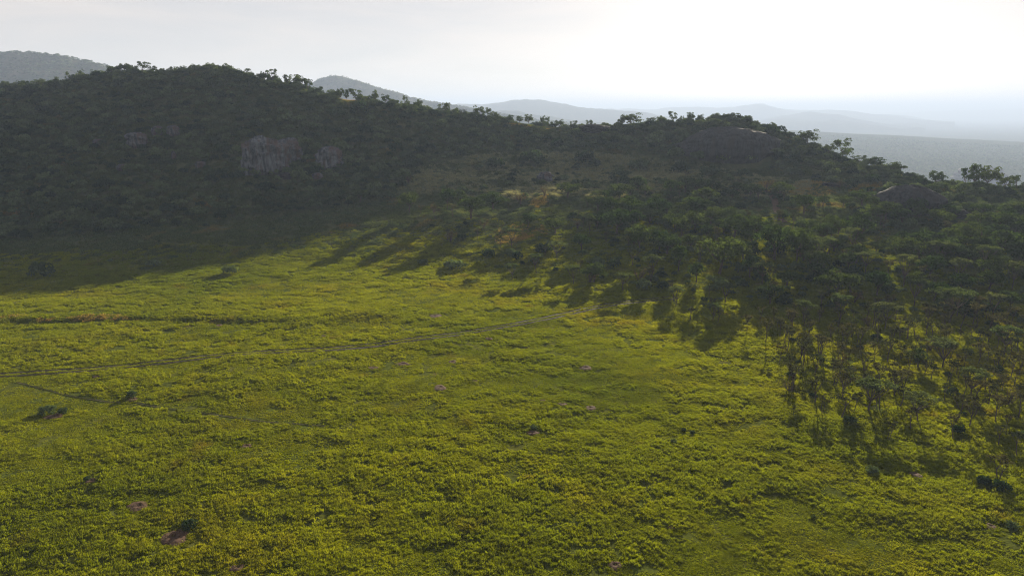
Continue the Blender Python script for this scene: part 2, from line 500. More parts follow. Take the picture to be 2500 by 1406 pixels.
def cards(g, cen, nor, size, rg, tint, flat=0.0, jitter=0.8):
    """leaf sprays: small bent four-cornered blades"""
    n = len(cen)
    nor = nor + rg.normal(0, jitter, (n, 3)) * np.array([1, 1, 1 - flat])
    nor /= np.linalg.norm(nor, axis=1, keepdims=True) + 1e-9
    t = rg.normal(0, 1, (n, 3)); t -= nor * (t * nor).sum(1, keepdims=True)
    t /= np.linalg.norm(t, axis=1, keepdims=True) + 1e-9
    b = np.cross(nor, t)
    s = size * rg.uniform(0.6, 1.35, (n, 1))
    p0 = cen - t * s * 0.55; p2 = cen + t * s * 0.6 + nor * s * 0.12
    k = rg.uniform(0.28, 0.45, (n, 1))
    p1 = cen + b * s * k - nor * s * 0.12; p3 = cen - b * s * k - nor * s * 0.1
    v = np.stack([p0, p1, p2, p3], 1).reshape(-1, 3)
    i = np.arange(n) * 4
    f = np.concatenate([np.stack([i, i + 1, i + 2], -1), np.stack([i, i + 2, i + 3], -1)])
    g.add(v, f, np.repeat(np.broadcast_to(tint, (n,)), 4))

def tube(g, pts, radii, sides=5, tint=0.5):
    pts = np.asarray(pts, float); m = len(pts)
    rings = []
    for i in range(m):
        d = pts[min(i + 1, m - 1)] - pts[max(i - 1, 0)]
        d /= np.linalg.norm(d) + 1e-9
        a = np.cross(d, (0.31, 0.2, 0.93) if abs(d[2]) < 0.9 else (1, 0, 0)); a /= np.linalg.norm(a)
        b = np.cross(d, a)
        th = np.arange(sides) / sides * 2 * np.pi
        rings.append(pts[i] + radii[i] * (np.cos(th)[:, None] * a + np.sin(th)[:, None] * b))
    f = []
    for i in range(m - 1):
        for k in range(sides):
            k2 = (k + 1) % sides
            f.append((i * sides + k, i * sides + k2, (i + 1) * sides + k2, (i + 1) * sides + k))
    g.add(np.concatenate(rings), f, tint)

def sphere_pts(n, rg, up=0.0):
    v = rg.normal(0, 1, (n, 3)); v /= np.linalg.norm(v, axis=1, keepdims=True)
    if up:
        v[:, 2] = np.where(v[:, 2] < -up, -v[:, 2], v[:, 2])
    return v

def lump(g, c, r, n, size, rg, tint, squash=0.75, flat=0.0, jitter=0.7):
    d = sphere_pts(n, rg, 0.35)
    rad = rg.uniform(0.55, 1.0, (n, 1)) ** 0.5
    cen = np.asarray(c) + d * rad * np.array([r, r, r * squash])
    cards(g, cen, d + np.array([0, 0, 0.35]), size, rg, tint + rg.normal(0, 0.12, n), flat, jitter)

def bush_mesh(k, mat=None, name='bush'):
    rg = np.random.default_rng(100 + k)
    g = Geo()
    w, h = 1.0, rg.uniform(0.62, 0.85)              # unit: 1 m radius
    nl = int(rg.integers(15, 21))
    for i in range(nl):
        a = rg.uniform(0, 2 * np.pi); q = rg.uniform(0.1, 0.82) ** 0.7
        rr = rg.uniform(0.2, 0.36)
        z = h * (1 - 0.75 * q * q) - rr * 0.35 + rg.uniform(-0.12, 0.16)
        lump(g, (math.cos(a) * q * w * rg.uniform(0.8, 1.1), math.sin(a) * q * w, max(0.15, z)), rr, 34, 0.14, rg, rg.uniform(0.15, 0.85), jitter=0.4)
    d = sphere_pts(70, rg, 0.2)
    cards(g, d * np.array([0.85, 0.85, h * 0.7]) * rg.uniform(0.5, 1, (70, 1)) + np.array([0, 0, 0.25]), d, 0.26, rg, rg.uniform(0.1, 0.5, 70))
    return g.mesh(name, [mat or M_bush])

def round_tree(k):
    """(trunk, crown) for a dense round crowned tree, 1 unit = total height"""
    rg = np.random.default_rng(200 + k)
    tr, g = Geo(), Geo()
    w = rg.uniform(0.48, 0.64); zc = 0.56
    lean = rg.normal(0, 0.03, 2)
    tube(tr, [(0, 0, -0.06), (lean[0] * .4, lean[1] * .4, 0.14), (lean[0], lean[1], 0.34)], [0.045, 0.034, 0.026], 7)
    for i in range(6):
        a = i / 6 * 2 * np.pi + rg.uniform(-.4, .4)
        e = np.array([math.cos(a) * w * .62, math.sin(a) * w * .62, rg.uniform(0.5, 0.72)])
        m = np.array([lean[0], lean[1], 0.3]) * 0.5 + e * 0.5 + rg.normal(0, 0.02, 3)
        tube(tr, [(lean[0] * .8, lean[1] * .8, 0.24 + .02 * i), m, e], [0.022, 0.014, 0.006], 5)
    nl = int(rg.integers(22, 30))
    for i in range(nl):
        a = rg.uniform(0, 2 * np.pi); u = rg.uniform(-0.45, 1)
        c = math.sqrt(max(0, 1 - u * u))
        ru = rg.uniform(0.6, 0.92)
        p = (lean[0] + math.cos(a) * c * w * ru, lean[1] + math.sin(a) * c * w * ru, zc + u * 0.34 * ru)
        lump(g, p, rg.uniform(0.12, 0.2), 40, 0.064, rg, rg.uniform(0.1, 0.9), 0.8, jitter=0.45)
    d = sphere_pts(150, rg)
    cards(g, d * np.array([w * .7, w * .7, 0.27]) * rg.uniform(0.3, 1, (150, 1)) + np.array([lean[0], lean[1], zc]), d, 0.1, rg, rg.uniform(0.1, 0.5, 150))
    return tr.mesh('trunk', [M_bark]), g.mesh('crown', [M_tree])

def umbrella(k):
    """(trunk, crown) of a flat topped acacia, 1 unit = height"""
    rg = np.random.default_rng(300 + k)
    tr, g = Geo(), Geo()
    w = rg.uniform(0.72, 0.95)
    ln = rg.normal(0, 0.06, 2)
    fork = np.array([ln[0], ln[1], rg.uniform(0.28, 0.42)])
    tube(tr, [(0, 0, -0.06), (ln[0] * .5, ln[1] * .3, 0.16), fork], [0.04, 0.03, 0.026], 7)
    n = int(rg.integers(7, 10))
    for i in range(n):
        a = i / n * 2 * np.pi + rg.uniform(-.35, .35); q = rg.uniform(0.35, 0.95)
        e = np.array([math.cos(a) * w * q * .8, math.sin(a) * w * q * .8, rg.uniform(0.82, 0.93) - 0.1 * q * q])
        m = fork * 0.45 + e * 0.55 + np.array([0, 0, -0.05])
        tube(tr, [fork - (0, 0, .02), m, e], [0.02, 0.013, 0.005], 5)
        for j in range(3):
            e2 = e + np.array([rg.normal(0, .13), rg.normal(0, .13), rg.uniform(0, .06)])
            tube(tr, [m * .4 + e * .6, e2], [0.007, 0.003], 4)
            lump(g, e2 + (0, 0, .02), rg.uniform(.12, .2), 30, 0.06, rg, rg.uniform(.2, .9), 0.22, 0.55, 0.5)
        lump(g, e + (0, 0, .03), rg.uniform(.14, .22), 36, 0.06, rg, rg.uniform(.2, .9), 0.22, 0.55, 0.5)
    for i in range(7):
        a = rg.uniform(0, 6.28); q = rg.uniform(0, .5)
        lump(g, (math.cos(a) * w * q, math.sin(a) * w * q, 0.93 + rg.uniform(-.04, .03)), .2, 36, .06, rg, rg.uniform(.2, .9), .22, .55, .5)
    return tr.mesh('trunk', [M_bark]), g.mesh('crown', [M_acacia])

def thorn_tree(k):
    """(trunk, crown) of a slim thorn tree with steep forked limbs and an airy top, 1 unit = height"""
    rg = np.random.default_rng(400 + k)
    tr, g = Geo(), Geo()
    w = rg.uniform(0.24, 0.42)
    ns = 1 if rg.random() < .6 else 2
    for s in range(ns):
        b = np.array([rg.normal(0, .03), rg.normal(0, .03), -0.05]) * (s + 0.2)
        b[2] = -0.05
        fk = b + np.array([rg.normal(0, .06), rg.normal(0, .06), rg.uniform(.35, .55)])
        tube(tr, [b, b * .5 + fk * .5 + rg.normal(0, .015, 3), fk], [.026, .021, .017], 6)
        n = int(rg.integers(4, 6)) if ns == 1 else 3
        for i in range(n):
            a = i / n * 6.28 + rg.uniform(-.5, .5); q = rg.uniform(.4, 1)
            e = np.array([fk[0] + math.cos(a) * w * q, fk[1] + math.sin(a) * w * q, rg.uniform(.72, .98)])
            m = fk * .5 + e * .5 + rg.normal(0, .025, 3)
            tube(tr, [fk, m, e], [.013, .009, .004], 4)
            for j in range(3):
                e2 = m * .3 + e * .7 + np.array([rg.normal(0, .11), rg.normal(0, .11), rg.uniform(-.05, .09)])
                tube(tr, [m, e2], [.005, .0025], 3)
                lump(g, e2, rg.uniform(.07, .12), 22, .05, rg, rg.uniform(.1, .9), .45, .4, .6)
            lump(g, e, rg.uniform(.07, .12), 22, .05, rg, rg.uniform(.1, .9), .45, .4, .6)
    return tr.mesh('trunk', [M_bark]), g.mesh('crown', [M_thorn])

def loose_tree(k):
    """(trunk, crown) of an open skyline tree with layered clumps and gaps"""
    rg = np.random.default_rng(500 + k)
    tr, g = Geo(), Geo()
    w = rg.uniform(.42, .6)
    fk = np.array([rg.normal(0, .06), rg.normal(0, .06), rg.uniform(.15, .28)])
    tube(tr, [(0, 0, -.06), fk * .5 + rg.normal(0, .015, 3), fk], [.036, .03, .026], 6)
    n = int(rg.integers(6, 9))
    for i in range(n):
        a = i / n * 6.28 + rg.uniform(-.5, .5); u = rg.uniform(0, 1)
        e = np.array([fk[0] + math.cos(a) * w * (1 - .5 * u * u), fk[1] + math.sin(a) * w * (1 - .5 * u * u), .36 + .54 * u])
        tube(tr, [fk, fk * .45 + e * .55 + rg.normal(0, .03, 3), e], [.017, .012, .005], 5)
        for j in range(5):
            lump(g, e * rg.uniform(.6, 1.05) + rg.normal(0, .07, 3) + (0, 0, .06), rg.uniform(.12, .2), 36, .075, rg, rg.uniform(.1, .9), .7)
    return tr.mesh('trunk', [M_bark]), g.mesh('crown', [M_tree])

def dry_shrub(k):
    rg = np.random.default_rng(600 + k)
    tr, g = Geo(), Geo()
    for i in range(9):
        a = rg.uniform(0, 6.28); q = rg.uniform(.2, .55)
        e = np.array([math.cos(a) * q, math.sin(a) * q, rg.uniform(.6, 1)])
        m = e * .5 + rg.normal(0, .05, 3)
        tube(tr, [(0, 0, -.05), m, e], [.025, .016, .006], 4)
        for j in range(4):
            e2 = m + (e - m) * rg.uniform(.2, 1) + rg.normal(0, .14, 3)
            tube(tr, [m, e2], [.009, .004], 3)
            lump(g, e2, .1, 9, .06, rg, rg.uniform(.1, .9), .8)
    return tr.mesh('stems', [M_bark]), g.mesh('crown', [M_dry])

def euphorbia(k):
    rg = np.random.default_rng(700 + k)
    tr, g = Geo(), Geo()
    tube(tr, [(0, 0, -.06), (0.01, 0, .2), (0, 0.01, .42)], [.05, .045, .04], 7)
    for i in range(16):
        a = rg.uniform(0, 6.28); q = rg.uniform(.15, .42); z0 = rg.uniform(.28, .45)
        c, s = math.cos(a), math.sin(a)
        tp = rg.uniform(.78, 1.0) - q * .2
        tube(g, [(0, 0, z0), (c * q * .8, s * q * .8, z0 + .08), (c * q, s * q, z0 + .25), (c * q * 1.02, s * q * 1.02, tp)], [.026, .028, .028, .014], 5, rg.uniform(.2, .8))
    return tr.mesh('trunk', [M_bark]), g.mesh('branches', [M_euph])

BUSH = [bush_mesh(k) for k in range(8)]
ROUND = [round_tree(k) for k in range(6)]
UMB = [umbrella(k) for k in range(6)]
THORN = [thorn_tree(k) for k in range(10)]
LOOSE = [loose_tree(k) for k in range(6)]
DRY = [dry_shrub(k) for k in range(3)]
EUPH = [euphorbia(k) for k in range(2)]

# ------------------------------------------------------------------ rocks
def rock_mesh(name, seed, dims, strata=0.12, n=26, flat_top=0.0, rough=0.22):
    """a boulder or outcrop: a rounded block, pushed in and out by noise, cut by upright cracks"""
    g = []
    rg = np.random.default_rng(seed)
    th = np.linspace(0, 2 * np.pi, n * 2, endpoint=False)
    ph = np.linspace(-0.5 * np.pi, 0.5 * np.pi, n)
    T, Pp = np.meshgrid(th, ph)
    e = 1.0 if name in ('granite_dome', 'rock_slab') else 0.8
    sg = lambda v, k: np.sign(v) * np.abs(v) ** k
    x = sg(np.cos(T), e) * sg(np.cos(Pp), e); y = sg(np.sin(T), e) * sg(np.cos(Pp), e); z = sg(np.sin(Pp), e)
    ang = T / (2 * np.pi) * 14
    big = fbm(np.cos(T) * 1.7 + 5 * z, np.sin(T) * 1.7 + seed, seed, 4) * rough * 1.6
    crack = -np.abs(fbm(ang, z * 0.6 + seed, seed + 3, 3)) ** 0.5 * strata + strata * .5
    ledge = fbm(z * 4 + seed, T * 0.3, seed + 8, 3) * strata * 0.6
    s = 1 + big + crack * np.cos(Pp) + ledge
    if flat_top:
        z = np.where(z > 0, z * (1 - flat_top * 0.3), z)
    X, Y, Zr = x * s * dims[0], y * s * dims[1], z * (1 + big * .6) * dims[2]
    v = np.stack([X, Y, Zr], -1).reshape(-1, 3)
    m, k = T.shape
    idx = np.arange(m * k).reshape(m, k); nx = np.roll(idx, -1, 1)
    f = np.stack([idx[:-1], nx[:-1], nx[1:], idx[1:]], -1).reshape(-1, 4)
    me = mesh_from(name, v, f, smooth=False, mats=[M_cliff if name in ('cliff', 'boulder') else M_rock])
    return me

ROCKS = []
def rock(px, py, w_px, h_px, label, cat, name='boulder', depth=0.6, seed=1, sink=0.3, turn=0.0, strata=0.12, group=None, rmax=1e9, rough=0.24):
    p = hit(px, py, rmax)
    f = project(p)[2]
    w, h = w_px * f / FPX, h_px * f / FPX
    me = rock_mesh(name, seed, (w / 2, w * depth / 2, h * (1 + sink) / 2), strata, rough=rough)
    yaw = -math.atan2(p[0], p[1]) + turn
    o = add_obj(name, me, loc=(p[0], p[1], p[2] + h * (1 - sink) / 2))
    o.rotation_euler = (0, 0, yaw)
    tag(o, label, cat, group)
    ROCKS.append((p[0], p[1], max(w * 0.5, 1.5), w * depth / 2))
    return o

rock(650, 416, 112, 76, 'tall pale cliff with dark and rusty streaks on the left hillside', 'cliff', 'cliff', 0.5, 3, 0.25, 0.15, 0.22)
rock(705, 392, 60, 50, 'grey streaked rock shoulder beside the tall streaked cliff', 'cliff', 'cliff', 0.6, 4, 0.3, -0.2, 0.2)
rock(806, 405, 62, 44, 'blue grey cliff under the bright green bush on the hill shoulder', 'cliff', 'cliff', 0.6, 5, 0.3, -0.1, 0.2)
rock(336, 356, 46, 30, 'small grey cliff left of the rounded hillside boulders', 'cliff', 'cliff', 0.6, 6, 0.3, 0.1, 0.2)
rock(385, 330, 24, 20, 'rounded buff boulder, upper one right of the small grey cliff', 'boulder', 'boulder', 0.8, 7, 0.3, 0, 0.08, 'hillside boulders')
rock(424, 331, 30, 20, 'broad rounded pinkish boulder right of the small grey cliff', 'boulder', 'boulder', 0.8, 8, 0.3, 0, 0.08, 'hillside boulders')
rock(300, 414, 26, 12, 'low pale boulder among bushes below the small grey cliff', 'boulder', 'boulder', 0.8, 9, 0.4, 0, 0.08, 'hillside boulders')
rock(240, 352, 22, 10, 'low grey boulder on open slope left of the small cliff', 'boulder', 'boulder', 0.8, 10, 0.4, 0, 0.08, 'hillside boulders')
rock(425, 388, 10, 16, 'narrow upright pale stone below the pinkish boulder', 'boulder', 'boulder', 0.7, 11, 0.4, 0, 0.1, 'hillside boulders')
rock(695, 438, 36, 13, 'low pale rock ledge just below the tall streaked cliff', 'rock', 'rock_ledge', 0.5, 12, 0.4, 0, 0.15)
rock(775, 436, 24, 12, 'small pale rock below the blue grey cliff', 'boulder', 'boulder', 0.7, 13, 0.4, 0, 0.1, 'hillside boulders')
rock(490, 407, 24, 12, 'grey boulder among dark bushes between the two cliffs', 'boulder', 'boulder', 0.7, 14, 0.4, 0, 0.1, 'hillside boulders')
rock(1775, 374, 240, 60, 'broad grey rock face of the domed hill under the skyline', 'rock face', 'granite_dome', 0.45, 15, 0.8, 0.1, 0.1, rough=0.12)
rock(1448, 322, 70, 17, 'flat rock ledge on the ridge crest left of the rock dome', 'rock', 'rock_ledge', 0.5, 16, 0.45, 0, 0.15)
rock(1330, 443, 40, 22, 'dark boulder on the grassy bench in the middle of the valley', 'boulder', 'boulder', 0.7, 17, 0.35, 0, 0.1)
rock(2215, 510, 170, 56, 'smooth blue grey rock slab below the saddle', 'rock', 'rock_slab', 0.6, 18, 0.9, 0.1, 0.03, rough=0.12)
rock(2390, 455, 110, 44, 'dark rounded boulder knoll on the ridge end with trees on it', 'boulder', 'boulder', 0.7, 19, 0.3, 0, 0.08)
rock(2330, 530, 60, 18, 'low grey rock hump half buried in scrub near the slab', 'rock', 'rock_ledge', 0.6, 20, 0.45, 0, 0.1)
rock(2030, 455, 40, 8, 'thin pale rock lying in the sunlit dry grass of the saddle', 'rock', 'rock_ledge', 0.4, 21, 0.3, 0, 0.1)

# ------------------------------------------------------------------ the vehicle track and the footpaths
def ground_line(px_pts, step=1.2):
    p = np.array([hit(*q)[:2] for q in px_pts])
    d = np.concatenate([[0], np.cumsum(np.hypot(*np.diff(p, axis=0).T))])
    s = np.arange(0, d[-1], step)
    k = smooth1
    x, y = np.interp(s, d, p[:, 0]), np.interp(s, d, p[:, 1])
    if len(s) > 60:
        x, y = smooth1(x, 5), smooth1(y, 5)
    return np.stack([x, y], -1)

def ribbon(name, pl, off, width, mat, parent=None, seed=0, lift=0.03):
    t = np.gradient(pl, axis=0); t /= np.linalg.norm(t, axis=1, keepdims=True)
    nrm = np.stack([-t[:, 1], t[:, 0]], -1)
    s = np.arange(len(pl))
    o = off + fbm(s / 9.0, s * 0 + seed, seed, 2) * 0.18
    wd = width * (1 + 0.45 * fbm(s / 4.0, s * 0 + seed + 3, seed, 3))
    rows = []
    for e in (-1, -0.4, 0.4, 1):
        q = pl + nrm * (o + e * wd / 2)[:, None]
        z = ground(q[:, 0], q[:, 1]) + lift + (0.05 if abs(e) == 1 else 0)
        rows.append(np.column_stack([q, z]))
    v = np.concatenate(rows); n = len(pl)
    f = []
    for r in range(3):
        for i in range(n - 1):
            f.append((r * n + i, r * n + i + 1, (r + 1) * n + i + 1, (r + 1) * n + i))
    f = [x[::-1] for x in f]
    me = mesh_from(name, v, f, smooth=True, mats=[mat])
    return add_obj(name, me, parent)

track_pl = ground_line([(-220, 937), (0, 917), (200, 905), (350, 890), (500, 873), (650, 861), (800, 853), (900, 845), (1000, 832), (1100, 818),
                        (1200, 803), (1300, 785), (1400, 763), (1470, 747), (1550, 737), (1660, 726)])
track = bpy.data.objects.new('track', None); C.objects.link(track); tag(track, kind='structure')
track['label'] = 'faint two rut vehicle track crossing the meadow'
ribbon('rut', track_pl, -0.9, 0.65, M_rut, track, 1)
ribbon('rut', track_pl, 0.9, 0.65, M_rut, track, 2)
foot_pls = []
for k, pts in enumerate(([(40, 935), (100, 952), (190, 972), (260, 984), (330, 985), (380, 997), (460, 1008), (560, 1022), (700, 1036), (800, 1044)],)):
    pl = ground_line(pts)
    foot_pls.append(pl)
    o = ribbon('footpath', pl, 0, 0.3, M_path, None, 10 + k)
    tag(o, kind='structure')
gully_pl = ground_line([(1885, 470), (1890, 490), (1895, 510), (1905, 528), (1915, 545)], 1.0)
tag(ribbon('gully_path', gully_pl, 0, 3.0, M_soil, None, 21, 0.12), kind='structure')

# ------------------------------------------------------------------ burrow mounds
MOUNDS = []
def burrow(px, py, w_px, label, seed, hole=0.36):
    p = hit(px, py); f = project(p)[2]
    r = w_px * f / FPX / 2 * 0.9
    rg = np.random.default_rng(seed)
    nt_, nr_ = 22, 8
    v, fa = [], []
    ex = rg.uniform(0.75, 1.0)
    hx, hy = rg.uniform(-.15, .15), 0.25
    rel_ = [0, 0.12, 0.26, 0.36, 0.5, 0.68, 0.86, 1.0]
    ht = [0.06, 0.08, 0.20, 0.27, 0.24, 0.16, 0.08, -0.12]
    for i, (q, z) in enumerate(zip(rel_, ht)):
        for k in range(nt_):
            a = k / nt_ * 6.2832
            n = 1 + 0.5 * float(fbm(math.cos(a) * 1.5 + seed, math.sin(a) * 1.5 + q, seed, 3))
            c = max(0, 1 - q)
            x = (math.cos(a) * q * n + hx * c) * r; y = (math.sin(a) * q * n * ex + hy * c) * r
            zz = float(ground(p[0] + x, p[1] + y)) - p[2] + z * min(1.4, 0.5 * r ** .5) + (0.05 if i == 0 else 0) + rg.normal(0, .02)
            v.append((x, y, max(zz, float(ground(p[0] + x, p[1] + y)) - p[2] + 0.03) if i < 7 else zz))
    for i in range(7):
        for k in range(nt_):
            k2 = (k + 1) % nt_
            fa.append((i * nt_ + k, (i + 1) * nt_ + k, (i + 1) * nt_ + k2, i * nt_ + k2))
    me = mesh_from('burrow_mound', v, fa, smooth=True, mats=[M_soil])
    o = add_obj('burrow_mound', me, loc=tuple(p))
    tag(o, label, 'earth mound', 'burrow mounds in the meadow')
    MOUNDS.append((p[0], p[1], r * 0.8))

for i, (x, y, w, lb) in enumerate([
    (1075, 950, 46, 'reddish oval bare earth mound in mid meadow below the track'),
    (1430, 899, 40, 'reddish mound with dark hole below the track bend, nearer the wood'),
    (1442, 998, 36, 'red earth mound with dark hole, last of the three in a row'),
    (1105, 884, 34, 'small brown mound with dark hole close below the track middle'),
    (985, 891, 44, 'dark ringed mound just below the middle of the track'),
    (911, 899, 34, 'flat reddish mound left of the dark ringed mound'),
    (1063, 774, 38, 'dark low mound alone above the track in mid meadow'),
    (1372, 991, 30, 'mound with wide dark hole, middle of the three in a row'),
    (1326, 981, 22, 'small mound with dark hole, first of the three in a row'),
    (1300, 1060, 44, 'brown earth mound with a tall dark shrub standing behind it'),
    (335, 1242, 62, 'brown bare mound in the lower meadow, upper of the pair there'),
    (425, 1318, 84, 'long brown bare mound in the lower meadow, lower of the pair'),
    (580, 1390, 44, 'mound with black hole at the near edge left of middle'),
    (1500, 1392, 52, 'mound with black hole at the near edge right of middle'),
    (130, 1018, 58, 'wide brown mound by dark shrubs below the track start'),
    (220, 1178, 40, 'dark hollow mound in the lower left meadow'),
    (236, 921, 28, 'small hollow mound right beside the track start'),
    (535, 796, 26, 'small dark mound below the old grassy bank'),
    (2232, 1160, 44, 'brown mound at the lower edge of the thorn grove'),
    (1192, 828, 26, 'small brown mound touching the track near its bend'),
    (325, 977, 34, 'dark hollow mound on the winding footpath'),
    (932, 1193, 22, 'tiny dark burrow mound in the open middle foreground'),
    (600, 1092, 36, 'dark green rimmed hollow mound in the left middle meadow'),
    (1160, 932, 20, 'tiny mound up and right of the reddish oval mound'),
    (790, 822, 20, 'tiny dark mound just above the track left of middle'),
    (1640, 1290, 28, 'small dark mound in the open right foreground'),
    (2420, 1290, 40, 'brown mound in the far right foreground below the grove'),
]):
    burrow(x, y, w, lb, 40 + i)

# ------------------------------------------------------------------ planting
LM = [  # landmarks that a label may name
    ('the tall streaked cliff', 650, 380), ('the blue grey cliff', 806, 385), ('the small grey cliff', 336, 345), ('the pinkish boulder', 424, 325),
    ('the left hilltop', 345, 165), ('the hill crest hump', 480, 168), ('the crest notch', 780, 215), ('the bright knoll on the crest', 850, 235),
    ('the falling ridge', 1000, 255), ('the low ridge crest', 1250, 300), ('the ridge crest ledge', 1448, 315), ('the rock dome top', 1750, 288),
    ('the rock dome face', 1775, 345), ('the dome right shoulder', 1960, 345), ('the saddle', 2180, 425), ('the boulder knoll', 2390, 435),
    ('the sunlit saddle grass', 1965, 455), ('the rock slab', 2210, 485), ('the dark bench boulder', 1330, 435), ('the grassy bench', 1600, 420),
    ('the red gully path', 1895, 510), ('the meadow head', 960, 500), ('the wood edge shadows', 1150, 600), ('the track end', 1640, 727),
    ('the valley wood middle', 1500, 560), ('the big round tree', 1755, 640), ('the wide umbrella tree', 2315, 740), ('the right wood', 2150, 600),
    ('the right edge scrub', 2450, 600), ('the grove top', 1900, 800), ('the grove middle', 2080, 890), ('the grove near end', 2150, 1060),
    ('the grove right side', 2380, 930), ('the right corner shrubs', 2400, 1170), ('the left frame edge', 30, 420), ('the shaded hill foot', 300, 540),
    ('the hill foot below the cliffs', 650, 500), ('the middle of the left slope', 150, 330), ('the upper left slope', 560, 260), ('the ridge slope middle', 1100, 380),
    ('the slope under the crest notch', 830, 300), ('the ridge slope under the ledge', 1420, 370), ('the shadow edge', 450, 640), ('the track bend', 1300, 790),
    ('the old grassy bank', 300, 785), ('the near foreground', 900, 1300), ('the lower left meadow', 250, 1150), ('the winding footpath', 450, 1000),
    ('the open right meadow', 1600, 1050), ('the small wood clearing', 1330, 560), ('the wood under the bench', 1700, 500), ('the far right ridge end', 2480, 450),
    ('the outer left slope', 90, 480), ('the slope below the boulders', 430, 430), ('the high right slope', 2050, 400), ('the wood below the slab', 2250, 560),
    ('the near right edge', 2470, 1020), ('the wood right of the gully', 2030, 520), ('the dark wood lower edge', 1850, 720), ('the umbrella trees', 2100, 690)]
LMX = np.array([l[1] for l in LM], float); LMY = np.array([l[2] for l in LM], float)
ORD = ['first', 'second', 'third', 'fourth', 'fifth', 'sixth', 'seventh', 'eighth', 'ninth', 'tenth', 'eleventh', 'twelfth', 'thirteenth', 'fourteenth',
       'fifteenth', 'sixteenth', 'seventeenth', 'eighteenth', 'nineteenth', 'twentieth']
PLANTED = []      # (root object, base words, px, py)
def ordinal(i, n):
    if n == 1: return ''
    if i == 0: return ', leftmost there'
    if i == n - 1: return ', rightmost there'
    if i < 20: return f', {ORD[i]} from left there'
    return f', {ORD[min(19, n - 1 - i)]} from right there'

def label_all():
    cells = {}
    for rec in PLANTED:
        o, wd, px, py = rec
        d = np.hypot((LMX - px) * 0.8, (LMY - py) * 1.25)
        k = int(np.argmin(d))
        dx, dy = px - LMX[k], py - LMY[k]
        if d[k] < 18: rel_ = 'beside'
        elif abs(dy) * 1.5 > abs(dx): rel_ = 'above' if dy < 0 else 'below'
        else: rel_ = 'left of' if dx < 0 else 'right of'
        cells.setdefault((wd, rel_, LM[k][0]), []).append(rec)
    for (wd, rel_, lm), recs in cells.items():
        recs.sort(key=lambda r: r[2])
        for i, r in enumerate(recs):
            r[0]['label'] = f'{wd} {rel_} {lm}{ordinal(i, len(recs))}'

def plant(kind, cat, group, parts, words, x, y, h, wscale=1.0, yaw=None, z=None, names=('trunk', 'crown')):
    """one tree: an empty at its foot that carries its parts"""
    zz = float(ground(x, y)) if z is None else z
    r = bpy.data.objects.new(kind, None); C.objects.link(r)
    r.location = (x, y, zz); r.scale = (h * wscale, h * wscale, h)
    r.rotation_euler = (0, 0, rng.uniform(0, 6.28) if yaw is None else yaw)
    tag(r, None, cat, group)
    for nm, me in zip(names, parts):
        add_obj(nm, me, r)
    px, py, f = project(np.array([x, y, zz + h * .5]))
    PLANTED.append((r, words, float(px), float(py)))
    return r

OCC = []          # occupied spots (x, y, radius)
def size_word(v, a, b):
    return 'small' if v < a else ('medium' if v < b else 'large')

G_ROUND, G_UMB, G_THORN, G_LOOSE, G_BUSH, G_DRY = ('round crowned trees in the valley wood', 'flat topped acacias', 'slim thorn trees of the grove and valley wood',
                                                  'open trees along the skyline', 'bushes on the hillsides', 'dry leafless shrubs')
def by_pixels(px, ybase, h_px, fn, rmax=1e9):
    p = hit(px, ybase, rmax); f = project(p)[2]
    return p, h_px * f / FPX / 0.96

_n = {'r': 0, 'u': 0, 'l': 0, 't': 0, 'd': 0}
def put_round(px, ytop, ybase, w_px):
    p, h = by_pixels(px, ybase, ybase - ytop, 0)
    f = project(p)[2]
    w = w_px * f / FPX
    i = _n['r']; _n['r'] += 1
    plant('round_tree', 'tree', G_ROUND, ROUND[i % 6], f'{size_word(h, 6, 9)} dark round tree', p[0], p[1], h, w / (h * 1.12))
    OCC.append((p[0], p[1], w * .45))
def put_umb(px, ytop, ybase, w_px):
    p, h = by_pixels(px, ybase, ybase - ytop, 0)
    f = project(p)[2]
    w = w_px * f / FPX
    i = _n['u']; _n['u'] += 1
    plant('umbrella_acacia', 'acacia tree', G_UMB, UMB[i % 6], f'{size_word(h, 5.5, 8)} flat topped acacia', p[0], p[1], h, w / (h * 1.65))
    OCC.append((p[0], p[1], w * .35))
def put_loose(px, ytop, w_px, sink=6, rmax=560):
    a = hit(px, ytop + 200, rmax)
    # foot on the crest of the ridge below this pixel
    azr, _ = pix_dir(px, ytop)
    k = np.arange(250, 560, 1.0)
    gx, gy = k * math.sin(azr), k * math.cos(azr); gz = ground(gx, gy)
    j = int(np.argmax((gz - CAM_H) / k))
    p = np.array([gx[j], gy[j], gz[j]])
    X, Y, f = project(p)
    h = max(2.2, (Y - ytop) * f / FPX * (.8 if px < 1000 else 1.0)); w = w_px * f / FPX * (.85 if px < 1000 else 1.0)
    i = _n['l']; _n['l'] += 1
    plant('skyline_tree', 'tree', G_LOOSE, LOOSE[i % 6], f'{size_word(h, 4.5, 7)} open crowned tree', p[0], p[1], h, float(np.clip(w / (h * 1.0), .5, 2.0)))
    OCC.append((p[0], p[1], w * .4))

